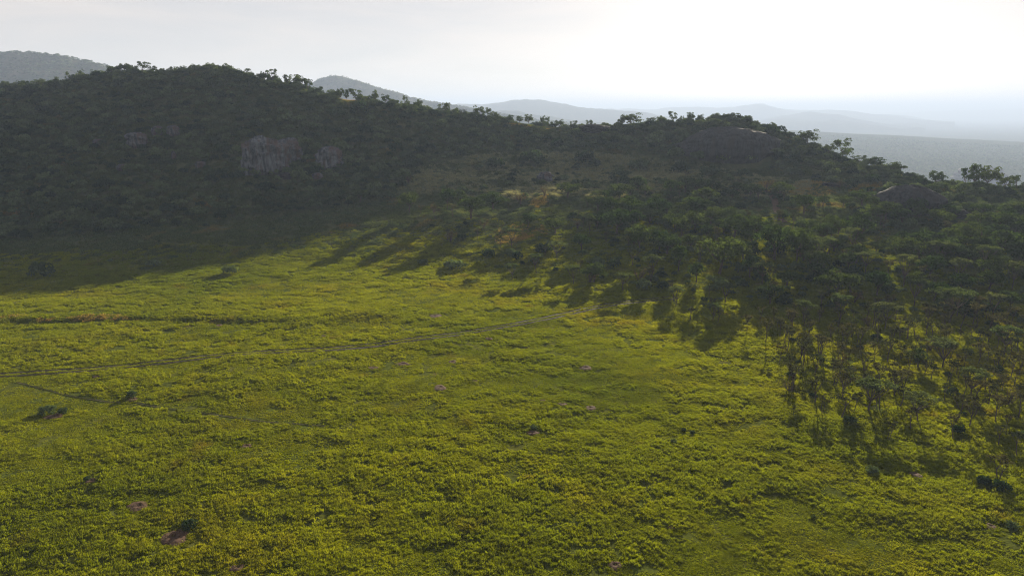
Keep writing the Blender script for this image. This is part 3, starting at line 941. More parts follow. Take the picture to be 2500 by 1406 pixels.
for a in [(1000, 468, 520, 50), (1092, 456, 512, 36), (1150, 480, 536, 74), (1204, 468, 512, 72), (1122, 463, 505, 40), (1288, 516, 556, 42),
          (1356, 528, 572, 62), (1385, 443, 484, 62), (1478, 478, 520, 56), (1505, 508, 572, 76), (1550, 512, 566, 52), (1562, 543, 616, 62),
          (1664, 527, 580, 56), (1755, 572, 672, 112), (1656, 596, 662, 48), (1735, 503, 548, 54), (1790, 522, 582, 84), (1846, 524, 584, 76), (1890, 546, 636, 92),
          (1945, 552, 640, 62), (1962, 473, 524, 66), (2030, 522, 580, 52), (2100, 516, 584, 84), (1540, 476, 520, 46), (1600, 480, 530, 66),
          (1700, 478, 528, 50), (1660, 492, 534, 44), (2350, 540, 604, 84), (2440, 560, 630, 80), (2260, 560, 622, 74), (2190, 575, 632, 62),
          (1985, 610, 672, 60), (2140, 660, 722, 66), (1450, 640, 690, 60), (1700, 640, 690, 46), (1880, 690, 745, 58), (2240, 850, 900, 60), (880, 700 - 240, 492, 44),
          (1610, 560, 612, 50), (1420, 570, 612, 46), (1830, 620, 680, 60)]:
    put_round(*a)
for a in [(2010, 583, 655, 92), (1985, 614, 664, 62), (2112, 616, 668, 50), (2206, 624, 700, 66), (2336, 632, 700, 62), (2470, 640, 706, 50), (2232, 684, 748, 62),
          (2316, 706, 786, 122), (2022, 674, 724, 42), (2422, 718, 776, 62), (1592, 624, 676, 62), (1440, 526, 574, 26), (1250, 560, 606, 44), (1310, 620, 668, 50),
          (1360, 590, 636, 50), (1650, 700, 745, 52), (1770, 690, 742, 60), (1545, 604, 648, 48), (2080, 560, 616, 60), (2400, 600, 664, 64), (2290, 590, 650, 60),
          (2050, 720, 784, 70), (2160, 740, 806, 74), (2450, 800, 870, 84), (2300, 830, 900, 90), (2120, 925, 1006, 110), (2240, 960, 1030, 90), (2370, 900, 970, 90),
          (1960, 735, 790, 56), (1250, 645, 684, 40), (1400, 650, 694, 52), (1520, 668, 712, 52), (1860, 640, 694, 56), (1740, 740, 786, 44)]:
    put_umb(*a)
for a in [(310, 152, 26), (345, 146, 34), (372, 158, 22), (270, 158, 26), (196, 166, 14), (165, 172, 12), (478, 154, 24), (505, 158, 30), (420, 160, 18), (445, 158, 20),
          (575, 172, 24), (600, 165, 26), (640, 170, 12), (662, 164, 26), (700, 178, 26), (728, 177, 40), (748, 186, 26), (780, 208, 18), (828, 209, 24), (868, 212, 34), (845, 214, 16),
          (915, 213, 16), (940, 226, 26), (990, 230, 20), (1020, 243, 20), (1080, 254, 24), (1092, 252, 12), (1115, 264, 14), (1168, 260, 28), (1188, 266, 22), (1208, 272, 20),
          (1245, 282, 16), (1268, 284, 18), (1292, 280, 20), (1326, 284, 14), (1340, 288, 18), (1365, 292, 20), (1400, 296, 16), (1440, 294, 18), (1518, 284, 18), (1545, 278, 48),
          (1590, 288, 26), (1615, 283, 20), (1644, 274, 20), (1665, 284, 10), (1688, 275, 20), (1712, 280, 16), (1745, 278, 22), (1770, 278, 18), (1792, 277, 26), (1826, 283, 22),
          (1846, 294, 10), (1978, 318, 44), (2060, 342, 46), (2025, 350, 24), (2100, 380, 30), (2142, 384, 34), (2192, 396, 40), (2170, 400, 16), (2230, 424, 30), (2291, 416, 34),
          (2362, 412, 22), (2385, 402, 34), (2425, 406, 44), (2455, 430, 34), (2488, 430, 36), (100, 190, 20), (60, 196, 22), (25, 202, 26), (135, 184, 16), (230, 168, 22), (540, 168, 26)]:
    put_loose(*a)
for i, (px, yb, hp) in enumerate([(1132, 290, 22), (655, 192, 18), (1200, 292, 14), (1640, 300, 14)]):
    p = hit(px, yb, 560); f = project(p)[2]; h = hp * f / FPX + 1
    plant('candelabra_plant', 'cactus like tree', 'candelabra trees on the skyline', EUPH[i % 2], 'dark candelabra shaped tree', p[0], p[1], h, 1.0, names=('trunk', 'branches'))

def scatter(n, poly, min_d, seed, r_lo=60, r_hi=560, accept=None, check_occ=True, a_lo=-41, a_hi=41):
    """random feet on the ground, kept when they show inside a polygon of the picture"""
    rg = np.random.default_rng(seed)
    a = np.radians(rg.uniform(a_lo, a_hi, n)); r = np.sqrt(rg.uniform(r_lo ** 2, r_hi ** 2, n))
    x, y = r * np.sin(a), r * np.cos(a)
    z = ground(x, y)
    px, py, _ = project(np.stack([x, y, z], -1))
    k = in_poly(px, py, poly)
    # keep only what faces the camera or sits just over the crest
    if accept is not None:
        k &= accept(x, y, px, py, rg)
    x, y, px, py = x[k], y[k], px[k], py[k]
    cell, out = {}, []
    occ = {}
    if check_occ:
        for (ox, oy, orad) in OCC:
            occ.setdefault((int(ox // 12), int(oy // 12)), []).append((ox, oy, orad))
    for i in range(len(x)):
        ci, cj = int(x[i] // min_d), int(y[i] // min_d)
        if any((x[i] - q[0]) ** 2 + (y[i] - q[1]) ** 2 < min_d ** 2 for di in (-1, 0, 1) for dj in (-1, 0, 1) for q in cell.get((ci + di, cj + dj), ())):
            continue
        oi, oj = int(x[i] // 12), int(y[i] // 12)
        if any((x[i] - q[0]) ** 2 + (y[i] - q[1]) ** 2 < q[2] ** 2 for di in (-1, 0, 1) for dj in (-1, 0, 1) for q in occ.get((oi + di, oj + dj), ())):
            continue
        cell.setdefault((ci, cj), []).append((x[i], y[i]))
        out.append((x[i], y[i], px[i], py[i]))
    return out

GOLD = [[(1925, 446), (1990, 443), (2040, 448), (2035, 474), (1990, 480), (1935, 474)], [(1240, 286), (1340, 294), (1470, 297), (1470, 320), (1340, 318), (1240, 308)],
        [(820, 222), (880, 226), (880, 244), (820, 240)], [(1225, 555), (1335, 548), (1330, 572), (1290, 585), (1225, 600), (1210, 590)], [(1300, 490), (1330, 478), (1325, 500), (1302, 510)],
        [(1855, 448), (1885, 444), (1880, 466), (1856, 468)], [(2080, 452), (2150, 448), (2150, 466), (2080, 470)]]
def clear_of_gold(px, py):
    k = np.ones(len(px), bool)
    for g_ in GOLD:
        for d_ in (-3, 8, 18):
            k &= ~in_poly(px, py - d_, g_)
    return k
# thorn trees: the grove and its outliers
GROVE = [(1890, 770), (2040, 745), (2250, 760), (2520, 780), (2520, 1150), (2480, 1130), (2330, 1090), (2200, 1050), (2080, 1040), (2000, 1010), (1915, 960), (1895, 880), (1870, 800)]
GROVE_EDGE = [(1600, 715), (1760, 700), (1900, 720), (1900, 790), (1860, 850), (1800, 830), (1640, 770)]
GROVE_LOW = [(2100, 1040), (2250, 1070), (2330, 1090), (2520, 1120), (2520, 1260), (2480, 1230), (2380, 1180), (2250, 1120)]
thorns = scatter(5500, GROVE, 2.55, 51, 80, 290) + scatter(1200, GROVE_EDGE, 5.5, 52, 120, 260)[:34] + scatter(900, GROVE_LOW, 3.2, 53)[:34]
WOODSLOPE = [(1000, 520), (1300, 470), (1600, 440), (1900, 470), (2100, 500), (2520, 520), (2520, 790), (2000, 750), (1700, 735), (1500, 700), (1300, 660), (1100, 615), (1040, 580)]
thorns += scatter(2600, WOODSLOPE, 7.0, 54)[:110]
thorns = thorns[:300]
WOOD_DARK = [(1420, 490), (1600, 455), (1880, 480), (2100, 500), (2520, 520), (2520, 760), (2200, 740), (1950, 730), (1760, 700), (1640, 650), (1540, 600), (1440, 550)]
for i, (x, y, px, py) in enumerate(scatter(3000, WOOD_DARK, 6.2, 57, 150, 440, lambda x, y, px, py, rg: clear_of_gold(px, py) & (fbm(x / 22, y / 22, 63, 3) + rg.uniform(-.2, .2, len(x)) > -.12))[:140]):
    h = float(rng.uniform(4.2, 8.0))
    plant('round_tree', 'tree', G_ROUND, ROUND[int(rng.integers(0, 6))], f'{size_word(h, 6, 9)} dark round tree', x, y, h, float(rng.uniform(.85, 1.35)))
    OCC.append((x, y, h * .35))
for i, (x, y, px, py) in enumerate(thorns):
    h = float(rng.uniform(3.2, 6.0))
    plant('thorn_tree', 'thorn tree', G_THORN, THORN[i % 10], f'{size_word(h, 4.4, 5.6)} slim thorn tree', x, y, h, float(rng.uniform(.6, 1.0)))
    OCC.append((x, y, 1.0))

# dry reddish shrubs
dry = [(998, 450, 22), (1060, 520, 22), (1270, 500, 26), (1330, 480, 24), (1660, 600, 30), (1870, 470, 26), (1410, 560, 24), (1440, 690, 34), (1560, 690, 30), (2085, 740, 30),
       (1100, 590, 26), (1180, 560, 22), (1700, 470, 22), (2050, 460, 18), (1960, 640, 28), (2270, 860, 30), (2460, 990, 44), (1925, 960, 30), (2120, 800, 30), (2050, 900, 34)]
for i, (px, py, hp) in enumerate(dry):
    p = hit(px, py); f = project(p)[2]; h = hp * f / FPX
    plant('dry_shrub', 'shrub', G_DRY, DRY[i % 3], 'brown nearly leafless shrub', p[0], p[1], h, 1.1, names=('stems', 'crown'))
    OCC.append((p[0], p[1], h * .5))

# bushes: hand placed bright or large ones first
B_ALL = []        # x, y, radius, px, py
def bush_at(px, py, w_px, squash=None):
    p = hit(px, py, 560); f = project(p)[2]
    B_ALL.append((p[0], p[1], w_px * f / FPX / 2, px, py, 1))
    OCC.append((p[0], p[1], w_px * f / FPX / 2 * .7))
for a in [(600, 424, 40), (628, 430, 36), (668, 428, 34), (590, 395, 30), (725, 412, 44), (700, 422, 30), (615, 338, 26), (690, 340, 30), (780, 414, 30), (832, 412, 36), (310, 366, 26), (350, 366, 26), (365, 350, 20), (412, 340, 20), (442, 338, 22), (1650, 384, 50), (1700, 392, 56), (1760, 394, 50), (1820, 392, 56), (1880, 380, 50), (1690, 350, 30), (1860, 350, 36), (1700, 326, 34), (1735, 320, 30), (1775, 318, 36), (1815, 322, 30), (1850, 330, 34), (2150, 470, 36), (2195, 464, 40), (2235, 462, 36), (2275, 468, 40), (2170, 515, 36), (1725, 362, 34), (1800, 366, 40), (2140, 520, 50), (2190, 522, 44), (2250, 520, 54), (2300, 505, 50), (2350, 470, 44), (2430, 470, 46), (2390, 480, 40), (2310, 535, 40), (735, 372, 46), (752, 392, 40), (825, 372, 62), (852, 398, 40), (770, 410, 44), (870, 455, 42), (640, 342, 16), (555, 340, 26), (478, 330, 26), (500, 310, 24), (960, 555, 34),
          (880, 280, 60), (700, 300, 50), (775, 300, 30), (1600, 350, 60), (1510, 440, 50), (1430, 400, 60), (1300, 400, 66), (1660, 420, 56), (1730, 432, 56),
          (1560, 415, 60), (1210, 410, 56), (560, 668, 44), (100, 674, 70), (270, 640, 16), (375, 650, 36), (115, 1012, 50), (155, 1012, 30), (1305, 1048, 26), (1670, 1052, 16),
          (1645, 1084, 22), (1690, 1062, 18), (2440, 1195, 60), (2400, 1180, 44), (2130, 1158, 40), (2010, 640, 40), (1035, 645, 30), (985, 560, 26), (1110, 655, 60), (215, 1172, 22), (463, 1288, 40), (320, 968, 30), (1985, 1270, 14), (1880, 1430 - 240, 20), (2470, 1290, 36)]:
    bush_at(*a)

HILL_L = [(-120, 240), (0, 200), (340, 150), (480, 150), (700, 175), (1000, 240), (1060, 300), (1010, 420), (960, 480), (900, 490), (700, 525), (500, 545), (0, 590), (-120, 600)]
HILL_R = [(1000, 240), (1250, 285), (1500, 290), (1800, 275), (1900, 300), (2050, 370), (2250, 440), (2600, 450), (2600, 560), (2300, 520), (2100, 470), (1890, 418), (1600, 368), (1300, 368), (1100, 385), (990, 415)]
BENCH = [(960, 480), (1010, 420), (1300, 395), (1600, 395), (1900, 440), (1960, 450), (1900, 490), (1500, 460), (1200, 470), (1000, 500)]
FOOTHILL = [(-120, 590), (500, 545), (900, 490), (960, 500), (700, 560), (400, 610), (-120, 680)]
CREST_BACK = [(-150, 100), (2650, 100), (2650, 520), (-150, 520)]

def not_rock(x, y, px, py, rg):
    k = np.ones(len(x), bool)
    for (ox, oy, rw, rd) in ROCKS:
        yaw = -math.atan2(ox, oy)
        dx, dy = x - ox, y - oy
        u = dx * math.cos(yaw) + dy * math.sin(yaw); v = -dx * math.sin(yaw) + dy * math.cos(yaw)
        k &= ~((np.abs(u) < rw * .85) & (v < rd * .8) & (v > -rd - 1))
    return k
def clumpy(th, sc_=18, seed=61):
    return lambda x, y, px, py, rg: not_rock(x, y, px, py, rg) & (clear_of_gold(px, py) | (rg.uniform(0, 1, len(x)) < .05)) & (fbm(x / sc_, y / sc_, seed, 3) + rg.uniform(-.25, .25, len(x)) > th)

nL = [(x, y, px, py) for (x, y, px, py) in scatter(42000, HILL_L, 3.7, 71, 240, 560, clumpy(-.55))]
nR = scatter(40000, HILL_R, 3.9, 72, 260, 560, clumpy(-.35))
nB = scatter(5000, BENCH, 5.0, 73, 270, 460, clumpy(0.12, 14))
nF = scatter(2500, FOOTHILL, 6.5, 74, 200, 440, clumpy(0.1, 16))
_w = clumpy(-.3, 16)
nW = scatter(12000, WOODSLOPE, 3.9, 75, 170, 440, lambda x, y, px, py, rg: _w(x, y, px, py, rg) & ((px > 1480) | (rg.uniform(0, 1, len(x)) < .16)))
nG = scatter(1500, GROVE, 8.0, 76, 80, 230)
nX = scatter(16000, CREST_BACK, 3.2, 77, 380, 580, clumpy(-.3, 14))
for lst, lo, hi in ((nL, 1.7, 4.6), (nR, 1.5, 4.4), (nB, 1.2, 3.8), (nF, 0.6, 1.6), (nW, 1.0, 3.4), (nG, 0.8, 1.5), (nX, 1.0, 3.2)):
    for (x, y, px, py) in lst:
        B_ALL.append((x, y, lo + (hi - lo) * float(rng.random()) ** 2.0, px, py, 0))

B = np.array([b[:6] for b in B_ALL])
bz = ground(B[:, 0], B[:, 1])
bf = project(np.stack([B[:, 0], B[:, 1], bz], -1))[2]
show = B[:, 2] / bf + B[:, 5] * 1.0
# hidden behind the crest: not individuals
rr_ = np.hypot(B[:, 0], B[:, 1]); aa_ = np.arctan2(B[:, 0], B[:, 1])
behind = rr_ > np.interp(aa_, crest[0], crest[1]) + 2
off_ = (B[:, 3] < 0) | (B[:, 3] > 2500)
show = np.where(behind | off_, -1, show)
order_ = np.argsort(-show)
SINGLE = order_[:292]
REST = order_[292:]
for n_, i in enumerate(SINGLE):
    x, y, r = B[i, 0], B[i, 1], B[i, 2]
    o = add_obj('bush', BUSH[n_ % 8], loc=(x, y, float(bz[i]) - 0.08 * r))
    s = float(rng.uniform(.9, 1.25))
    o.scale = (r, r, r * s); o.rotation_euler = (0, 0, float(rng.uniform(0, 6.28)))
    tag(o, None, 'bush', G_BUSH)
    PLANTED.append((o, f'{size_word(r, 3.0, 3.9)} {"tall domed" if s > 1.08 else "low spreading"} bush', float(B[i, 3]), float(B[i, 4])))
label_all()

# ------------------------------------------------------------------ masses: instanced by geometry nodes
def gn_scatter(name, pos, rot, scl, idx, sources, label=None):
    """one object: a cloud of points, each carrying one of the source meshes"""
    me = bpy.data.meshes.new(name)
    me.vertices.add(len(pos))
    me.vertices.foreach_set('co', np.asarray(pos, np.float32).ravel())
    for nm, tp, dat, key in (('rot', 'FLOAT_VECTOR', rot, 'vector'), ('scl', 'FLOAT_VECTOR', scl, 'vector'), ('idx', 'INT', idx, 'value')):
        at = me.attributes.new(nm, tp, 'POINT')
        at.data.foreach_set(key, np.asarray(dat, np.int32 if tp == 'INT' else np.float32).ravel())
    me.update()
    o = add_obj(name, me)
    tag(o, label, kind='stuff')
    col = bpy.data.collections.new(name + '_sources')
    for k, sm in enumerate(sources):
        so = bpy.data.objects.new(f'{name}_source_{k:02d}', sm)
        col.objects.link(so)
    ng = bpy.data.node_groups.new(name, 'GeometryNodeTree')
    ng.interface.new_socket('Geometry', in_out='INPUT', socket_type='NodeSocketGeometry')
    ng.interface.new_socket('Geometry', in_out='OUTPUT', socket_type='NodeSocketGeometry')
    N, L = ng.nodes, ng.links
    gi, go = N.new('NodeGroupInput'), N.new('NodeGroupOutput')
    ci = N.new('GeometryNodeCollectionInfo')
    ci.inputs['Collection'].default_value = col
    ci.inputs['Separate Children'].default_value = True
    ci.inputs['Reset Children'].default_value = True
    ip = N.new('GeometryNodeInstanceOnPoints')
    ip.inputs['Pick Instance'].default_value = True
    def attr(nm, tp):
        n = N.new('GeometryNodeInputNamedAttribute'); n.data_type = tp
        n.inputs['Name'].default_value = nm
        return n.outputs['Attribute']
    e2r = N.new('FunctionNodeEulerToRotation')
    L.new(attr('rot', 'FLOAT_VECTOR'), e2r.inputs[0])
    L.new(gi.outputs[0], ip.inputs['Points'])
    L.new(ci.outputs[0], ip.inputs['Instance'])
    L.new(attr('idx', 'INT'), ip.inputs['Instance Index'])
    L.new(e2r.outputs[0], ip.inputs['Rotation'])
    L.new(attr('scl', 'FLOAT_VECTOR'), ip.inputs['Scale'])
    L.new(ip.outputs[0], go.inputs[0])
    md = o.modifiers.new('scatter', 'NODES')
    md.node_group = ng
    return o

def euler_on_slope(x, y, yaw, amount=1.0):
    e = 1.5
    gx = (ground(x + e, y) - ground(x - e, y)) / (2 * e) * amount
    gy = (ground(x, y + e) - ground(x, y - e)) / (2 * e) * amount
    n = np.stack([-gx, -gy, np.ones_like(gx)], -1); n /= np.linalg.norm(n, axis=1, keepdims=True)
    c, s = np.cos(yaw), np.sin(yaw)
    t = np.stack([c, s, np.zeros_like(c)], -1)
    t -= n * (t * n).sum(1, keepdims=True); t /= np.linalg.norm(t, axis=1, keepdims=True)
    b = np.cross(n, t)
    rx = np.arctan2(b[:, 2], n[:, 2]); ry = -np.arcsin(np.clip(t[:, 2], -1, 1)); rz = np.arctan2(t[:, 1], t[:, 0])
    return np.stack([rx, ry, rz], -1)

k = REST
if len(k):
    rr0 = B[k, 2]
    gn_scatter('scrub_cover', np.stack([B[k, 0], B[k, 1], bz[k] - .08 * rr0], -1),
               np.stack([np.zeros(len(k)), np.zeros(len(k)), rng.uniform(0, 6.28, len(k))], -1),
               np.stack([rr0, rr0, rr0 * rng.uniform(.8, 1.3, len(k))], -1), rng.integers(0, 8, len(k)), BUSH, 'dense cover of small bushes over the hillsides')

# --- grass
def tuft(g, x, y, r, h, n, rg, tint, droop=0.75, bw=0.024):
    a = rg.uniform(0, 6.28, n); q = np.sqrt(rg.uniform(0, 1, n)) * r
    bx, by = x + np.cos(a) * q, y + np.sin(a) * q
    hh = h * rg.uniform(.55, 1.15, n) * (1 - .45 * (q / r) ** 2)
    la = a + rg.normal(0, .7, n); ln = droop * hh * rg.uniform(.3, 1.1, n) * (.35 + q / r)
    wa = rg.uniform(0, 6.28, n); w = bw * rg.uniform(.6, 1.4, n)
    z0 = np.full(n, -.05)
    p0 = np.stack([bx - np.cos(wa) * w, by - np.sin(wa) * w, z0], -1)
    p1 = np.stack([bx + np.cos(wa) * w, by + np.sin(wa) * w, z0], -1)
    mx_, my_ = bx + np.cos(la) * ln * .4, by + np.sin(la) * ln * .4
    p2 = np.stack([mx_ + np.cos(wa) * w * 1.1, my_ + np.sin(wa) * w * 1.1, hh * .62], -1)
    p3 = np.stack([mx_ - np.cos(wa) * w * 1.1, my_ - np.sin(wa) * w * 1.1, hh * .62], -1)
    p4 = np.stack([bx + np.cos(la) * ln, by + np.sin(la) * ln, hh], -1)
    v = np.stack([p0, p1, p2, p3, p4], 1).reshape(-1, 3)
    i = np.arange(n) * 5
    f = np.concatenate([np.stack([i, i + 1, i + 2, i + 3], -1)]).tolist() + np.stack([i + 3, i + 2, i + 4], -1).tolist()
    g.add(v, f, np.repeat(np.clip(tint + rg.normal(0, .12, n), 0, 1), 5))

def patch_mesh(k, mat, n_t=26, rad=1.25, h=(.22, .44), dens=32):
    rg = np.random.default_rng(800 + k)
    g = Geo()
    for i in range(n_t):
        a = rg.uniform(0, 6.28); q = math.sqrt(rg.uniform(0, 1)) * rad
        rr1 = rg.uniform(.11, .32)
        tuft(g, math.cos(a) * q, math.sin(a) * q, rr1, rg.uniform(*h) * (.6 + 1.6 * rr1), dens, rg, rg.uniform(.1, .9))
    for i in range(44):                                # short turf between the tufts
        a = rg.uniform(0, 6.28); q = math.sqrt(rg.uniform(0, 1)) * rad * 1.1
        tuft(g, math.cos(a) * q, math.sin(a) * q, 0.25, .15, 6, rg, rg.uniform(.2, .7), .8, .05)
    return g.mesh('grass_patch', [mat])

GP = [patch_mesh(k, M_grass) for k in range(6)] + [patch_mesh(10 + k, M_grass, 9, 1.25, (.10, .2), 12) for k in range(3)] + \
     [patch_mesh(20 + k, M_grass, 1, .12, (.3, .5), 16) for k in range(2)]
M_pale = leaf_mat('pale_bench_grass', (0.190, 0.205, 0.120), (0.260, 0.260, 0.155), 0.45, (1.4, 1.3, 0.8))
DP = [patch_mesh(40 + k, M_pale, 16, 1.3, (.3, .6), 12) for k in range(3)] + [patch_mesh(30 + k, M_dgrass, 16, 1.3, (.25, .5), 12) for k in range(4)]

def dist_to_line(x, y, pl, reach=8.0):
    d = np.full(len(x), 99.0)
    lo, hi = pl.min(0) - reach, pl.max(0) + reach
    k = np.nonzero((x > lo[0]) & (x < hi[0]) & (y > lo[1]) & (y < hi[1]))[0]
    for s in range(0, len(k), 4000):
        kk = k[s:s + 4000]
        dd = np.hypot(x[kk, None] - pl[None, :, 0], y[kk, None] - pl[None, :, 1])
        d[kk] = dd.min(1)
    return d

def field(n, r0, r1, seed, half=43):
    rg = np.random.default_rng(seed)
    a = np.radians(rg.uniform(-half, half, n)); r = np.sqrt(rg.uniform(r0 ** 2, r1 ** 2, n))
    return r * np.sin(a), r * np.cos(a), rg

def keep_clear(x, y, extra):
    k = np.ones(len(x), bool)
    for (mx_, my_, r) in MOUNDS:
        k &= np.hypot(x - mx_, y - my_ + .7) > r * .8 + extra + .5
    d = dist_to_line(x, y, track_pl)
    dense = np.concatenate([np.linspace(foot_pls[q][i], foot_pls[q][i + 1], 3) for q in (0,) for i in range(len(foot_pls[q]) - 1)])
    df = dist_to_line(x, y, dense)
    return k, d, df

wedge = lambda r0, r1: R(86) / 2 * (r1 ** 2 - r0 ** 2)
P_, S_, I_, E_ = [], [], [], []
for (r0, r1, per, seed) in ((48, 135, 1.5, 1), (135, 340, 2.1, 2)):
    x, y, rg = field(int(wedge(r0, r1) / per), r0, r1, 900 + seed)
    sb = scrub_at(x, y)
    k0, d, df = keep_clear(x, y, .9)
    k0 &= (d > 2.35) & (df > .95) & (rg.uniform(0, 1, len(x)) > sb * 1.2)
    x, y = x[k0], y[k0]
    lush = fbm(x / 18, y / 11, 41, 4) + .6 * fbm(x / 5, y / 3, 45, 2)
    s = np.clip(.95 + lush * .8 + rg.normal(0, .1, len(x)), 0.45, 1.5) * (1.08 if r0 < 100 else 1.0)
    idx = np.where(lush + rg.normal(0, .2, len(x)) > -.06, rg.integers(0, 6, len(x)), rg.integers(6, 9, len(x)))
    P_.append(np.stack([x, y, ground(x, y)], -1)); I_.append(idx)
    S_.append(np.stack([np.full(len(x), 1.0), np.full(len(x), 1.0), s], -1))
    E_.append(euler_on_slope(x, y, rg.uniform(0, 6.28, len(x))))
# single tufts on the track's middle, its verges and round mounds
rg = np.random.default_rng(950)
t_ = np.gradient(track_pl, axis=0); t_ /= np.linalg.norm(t_, axis=1, keepdims=True)
nn = np.stack([-t_[:, 1], t_[:, 0]], -1)
for lo, hi, per, hs in ((-.4, .4, 8.0, .55), (1.45, 2.8, 12.0, .8), (-2.8, -1.6, 8.0, .22)):
    m = int(len(track_pl) * per); ii = rg.integers(0, len(track_pl) - 1, m)
    q = track_pl[ii] + t_[ii] * rg.uniform(0, 1.2, (m, 1)) + nn[ii] * rg.uniform(lo, hi, (m, 1))
    P_.append(np.column_stack([q, ground(q[:, 0], q[:, 1])])); I_.append(rg.integers(9, 11, m))
    S_.append(rg.uniform(.7, 1.3, (m, 1)) * np.array([[1., 1., hs]])); E_.append(euler_on_slope(q[:, 0], q[:, 1], rg.uniform(0, 6.28, m)))
for (mx_, my_, r) in MOUNDS:
    m = int(40 + 30 * r); a = rg.uniform(0, 6.28, m); q = r * .45 + rg.uniform(.0, 1.0, m) ** .7 * (1.3 + r * .4)
    X_, Y_ = mx_ + np.cos(a) * q, my_ + np.sin(a) * q
    P_.append(np.stack([X_, Y_, ground(X_, Y_)], -1)); I_.append(rg.integers(9, 11, m))
    S_.append(rg.uniform(.7, 1.4, (m, 1)) * np.array([[1., 1., .5]])); E_.append(euler_on_slope(X_, Y_, rg.uniform(0, 6.28, m)))
gn_scatter('meadow_grass', np.concatenate(P_), np.concatenate(E_), np.concatenate(S_), np.concatenate(I_), GP, 'tufted yellow green grass of the meadow')

x, y, rg = field(int(wedge(170, 560) / 4.6), 170, 560, 960)
sb = scrub_at(x, y)
k0 = (sb > rg.uniform(0, 1, len(x))) & not_rock(x, y, 0, 0, rg) & (dist_to_line(x, y, gully_pl) > 3)
x, y = x[k0], y[k0]
sz = 1.25 + .45 * fbm(x / 12, y / 12, 47, 3)
BENCH_GRASS = [(960, 470), (1030, 400), (1200, 372), (1450, 372), (1700, 400), (1880, 432), (1990, 440), (1960, 478), (1700, 486), (1400, 480), (1150, 490)]
qx, qy, _ = project(np.stack([x, y, ground(x, y)], -1))
pale = in_poly(qx, qy, BENCH_GRASS) & (fbm(x / 20, y / 20, 81, 3) + rg.uniform(-.3, .3, len(x)) > -.2)
gn_scatter('slope_grass', np.stack([x, y, ground(x, y)], -1), euler_on_slope(x, y, rg.uniform(0, 6.28, len(x))),
           np.stack([np.full(len(x), 1.25), np.full(len(x), 1.25), sz], -1), np.where(pale, rg.integers(0, 3, len(x)), rg.integers(3, 7, len(x))), DP, 'rough grass between the bushes of the slopes')

# dry golden grass in the clearings, on the crest and along the old bank
gx_, gy_ = [], []
for g_ in GOLD:
    xs_, ys_ = [p[0] for p in g_], [p[1] for p in g_]
    rg = np.random.default_rng(int(xs_[0]))
    for _ in range(230):
        q = (rg.uniform(min(xs_), max(xs_)), rg.uniform(min(ys_), max(ys_)))
        if in_poly([q[0]], [q[1]], g_)[0]:
            h_ = hit(*q, 560); gx_.append(h_[0] + rg.normal(0, 1)); gy_.append(h_[1] + rg.normal(0, 1))
rg = np.random.default_rng(991)
for _ in range(45):
    q = hit(rg.uniform(-40, 340), rg.uniform(770, 784)); gx_.append(q[0]); gy_.append(q[1])
x, y = np.array(gx_), np.array(gy_)
GOLDP = [patch_mesh(50 + k, M_gold, 9, .8, (.3, .6), 10) for k in range(3)]
gn_scatter('dry_grass', np.stack([x, y, ground(x, y)], -1), euler_on_slope(x, y, rg.uniform(0, 6.28, len(x))), rg.uniform(.7, 1.3, (len(x), 1)) * np.ones((1, 3)),
           rg.integers(0, 3, len(x)), GOLDP, 'dry golden grass in clearings and along the crest')

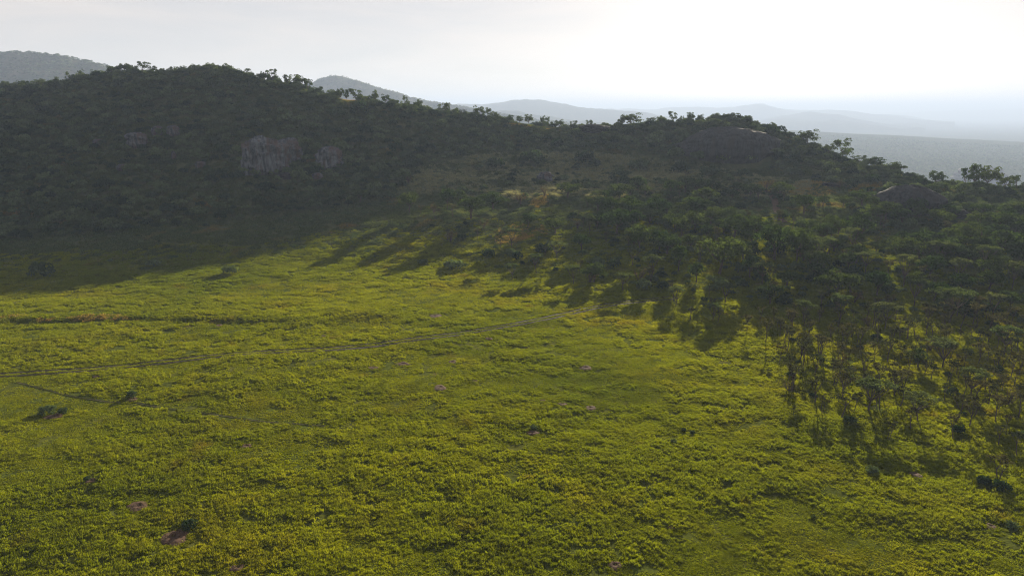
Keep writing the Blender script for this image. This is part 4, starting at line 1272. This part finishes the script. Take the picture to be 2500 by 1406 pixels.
# --- far woods on the distant hills and on the plain beyond the ridge
FARB = []
for k_ in range(4):
    rg = np.random.default_rng(970 + k_); g = Geo()
    for i in range(4):
        lump(g, (rg.normal(0, .35), rg.normal(0, .35), .55 + rg.uniform(-.1, .35)), .5, 14, .42, rg, rg.uniform(.1, .9))
    FARB.append(g.mesh('far_bush', [M_bush]))
fp = []
rg = np.random.default_rng(980)
for (g_az, rr_h, zz_h), n_ in ((H_left, 9000), (H_mid, 7000)):
    ii = rg.uniform(0, len(g_az) - 1.01, n_); jj = rg.uniform(0.3, .72, n_) * (len(rr_h) - 1)
    i0, j0 = ii.astype(int), jj.astype(int); u, v = ii - i0, jj - j0
    a = g_az[i0] * (1 - u) + g_az[i0 + 1] * u; r = rr_h[j0] * (1 - v) + rr_h[j0 + 1] * v
    z = (zz_h[i0, j0] * (1 - u) + zz_h[i0 + 1, j0] * u) * (1 - v) + (zz_h[i0, j0 + 1] * (1 - u) + zz_h[i0 + 1, j0 + 1] * u) * v
    fp.append(np.stack([r * np.sin(a), r * np.cos(a), z - .3], -1))
a = np.radians(rg.uniform(10, 42, 40000)); r = np.sqrt(rg.uniform(900 ** 2, 4300 ** 2, 40000))
x, y = r * np.sin(a), r * np.cos(a)
kk = fbm(x / 90, y / 90, 71, 4) + rg.uniform(-.5, .5, len(x)) > -.12
fp.append(np.stack([x[kk], y[kk], ground(x[kk], y[kk]) - .3], -1))
fp = np.concatenate(fp); n_ = len(fp)
s = rg.uniform(1.8, 4.6, n_)
gn_scatter('far_woods', fp, np.stack([np.zeros(n_), np.zeros(n_), rg.uniform(0, 6.28, n_)], -1), np.stack([s * 1.2, s * 1.2, s], -1), rg.integers(0, 4, n_), FARB, 'distant woodland on far hills and plain')

# ------------------------------------------------------------------ the air
def build_haze():
    x0, x1, y0, y1, z0, z1 = -45000, 45000, -2500, 44000, -290, 268
    v = [(x, y, z) for z in (z0, z1) for y in (y0, y1) for x in (x0, x1)]
    f = [(0, 2, 3, 1), (4, 5, 7, 6), (0, 1, 5, 4), (2, 6, 7, 3), (0, 4, 6, 2), (1, 3, 7, 5)]
    m, nt, out = new_mat('haze_air')
    pv = nt.nodes.new('ShaderNodeVolumePrincipled')
    pv.inputs['Color'].default_value = (0.52, 0.645, 0.90, 1)
    pv.inputs['Density'].default_value = 0.00017
    pv.inputs['Anisotropy'].default_value = 0.12
    nt.links.new(pv.outputs[0], out.inputs['Volume'])
    o = tag(add_obj('haze', mesh_from('haze', v, f, mats=[m])), kind='stuff')
    return o
build_haze()
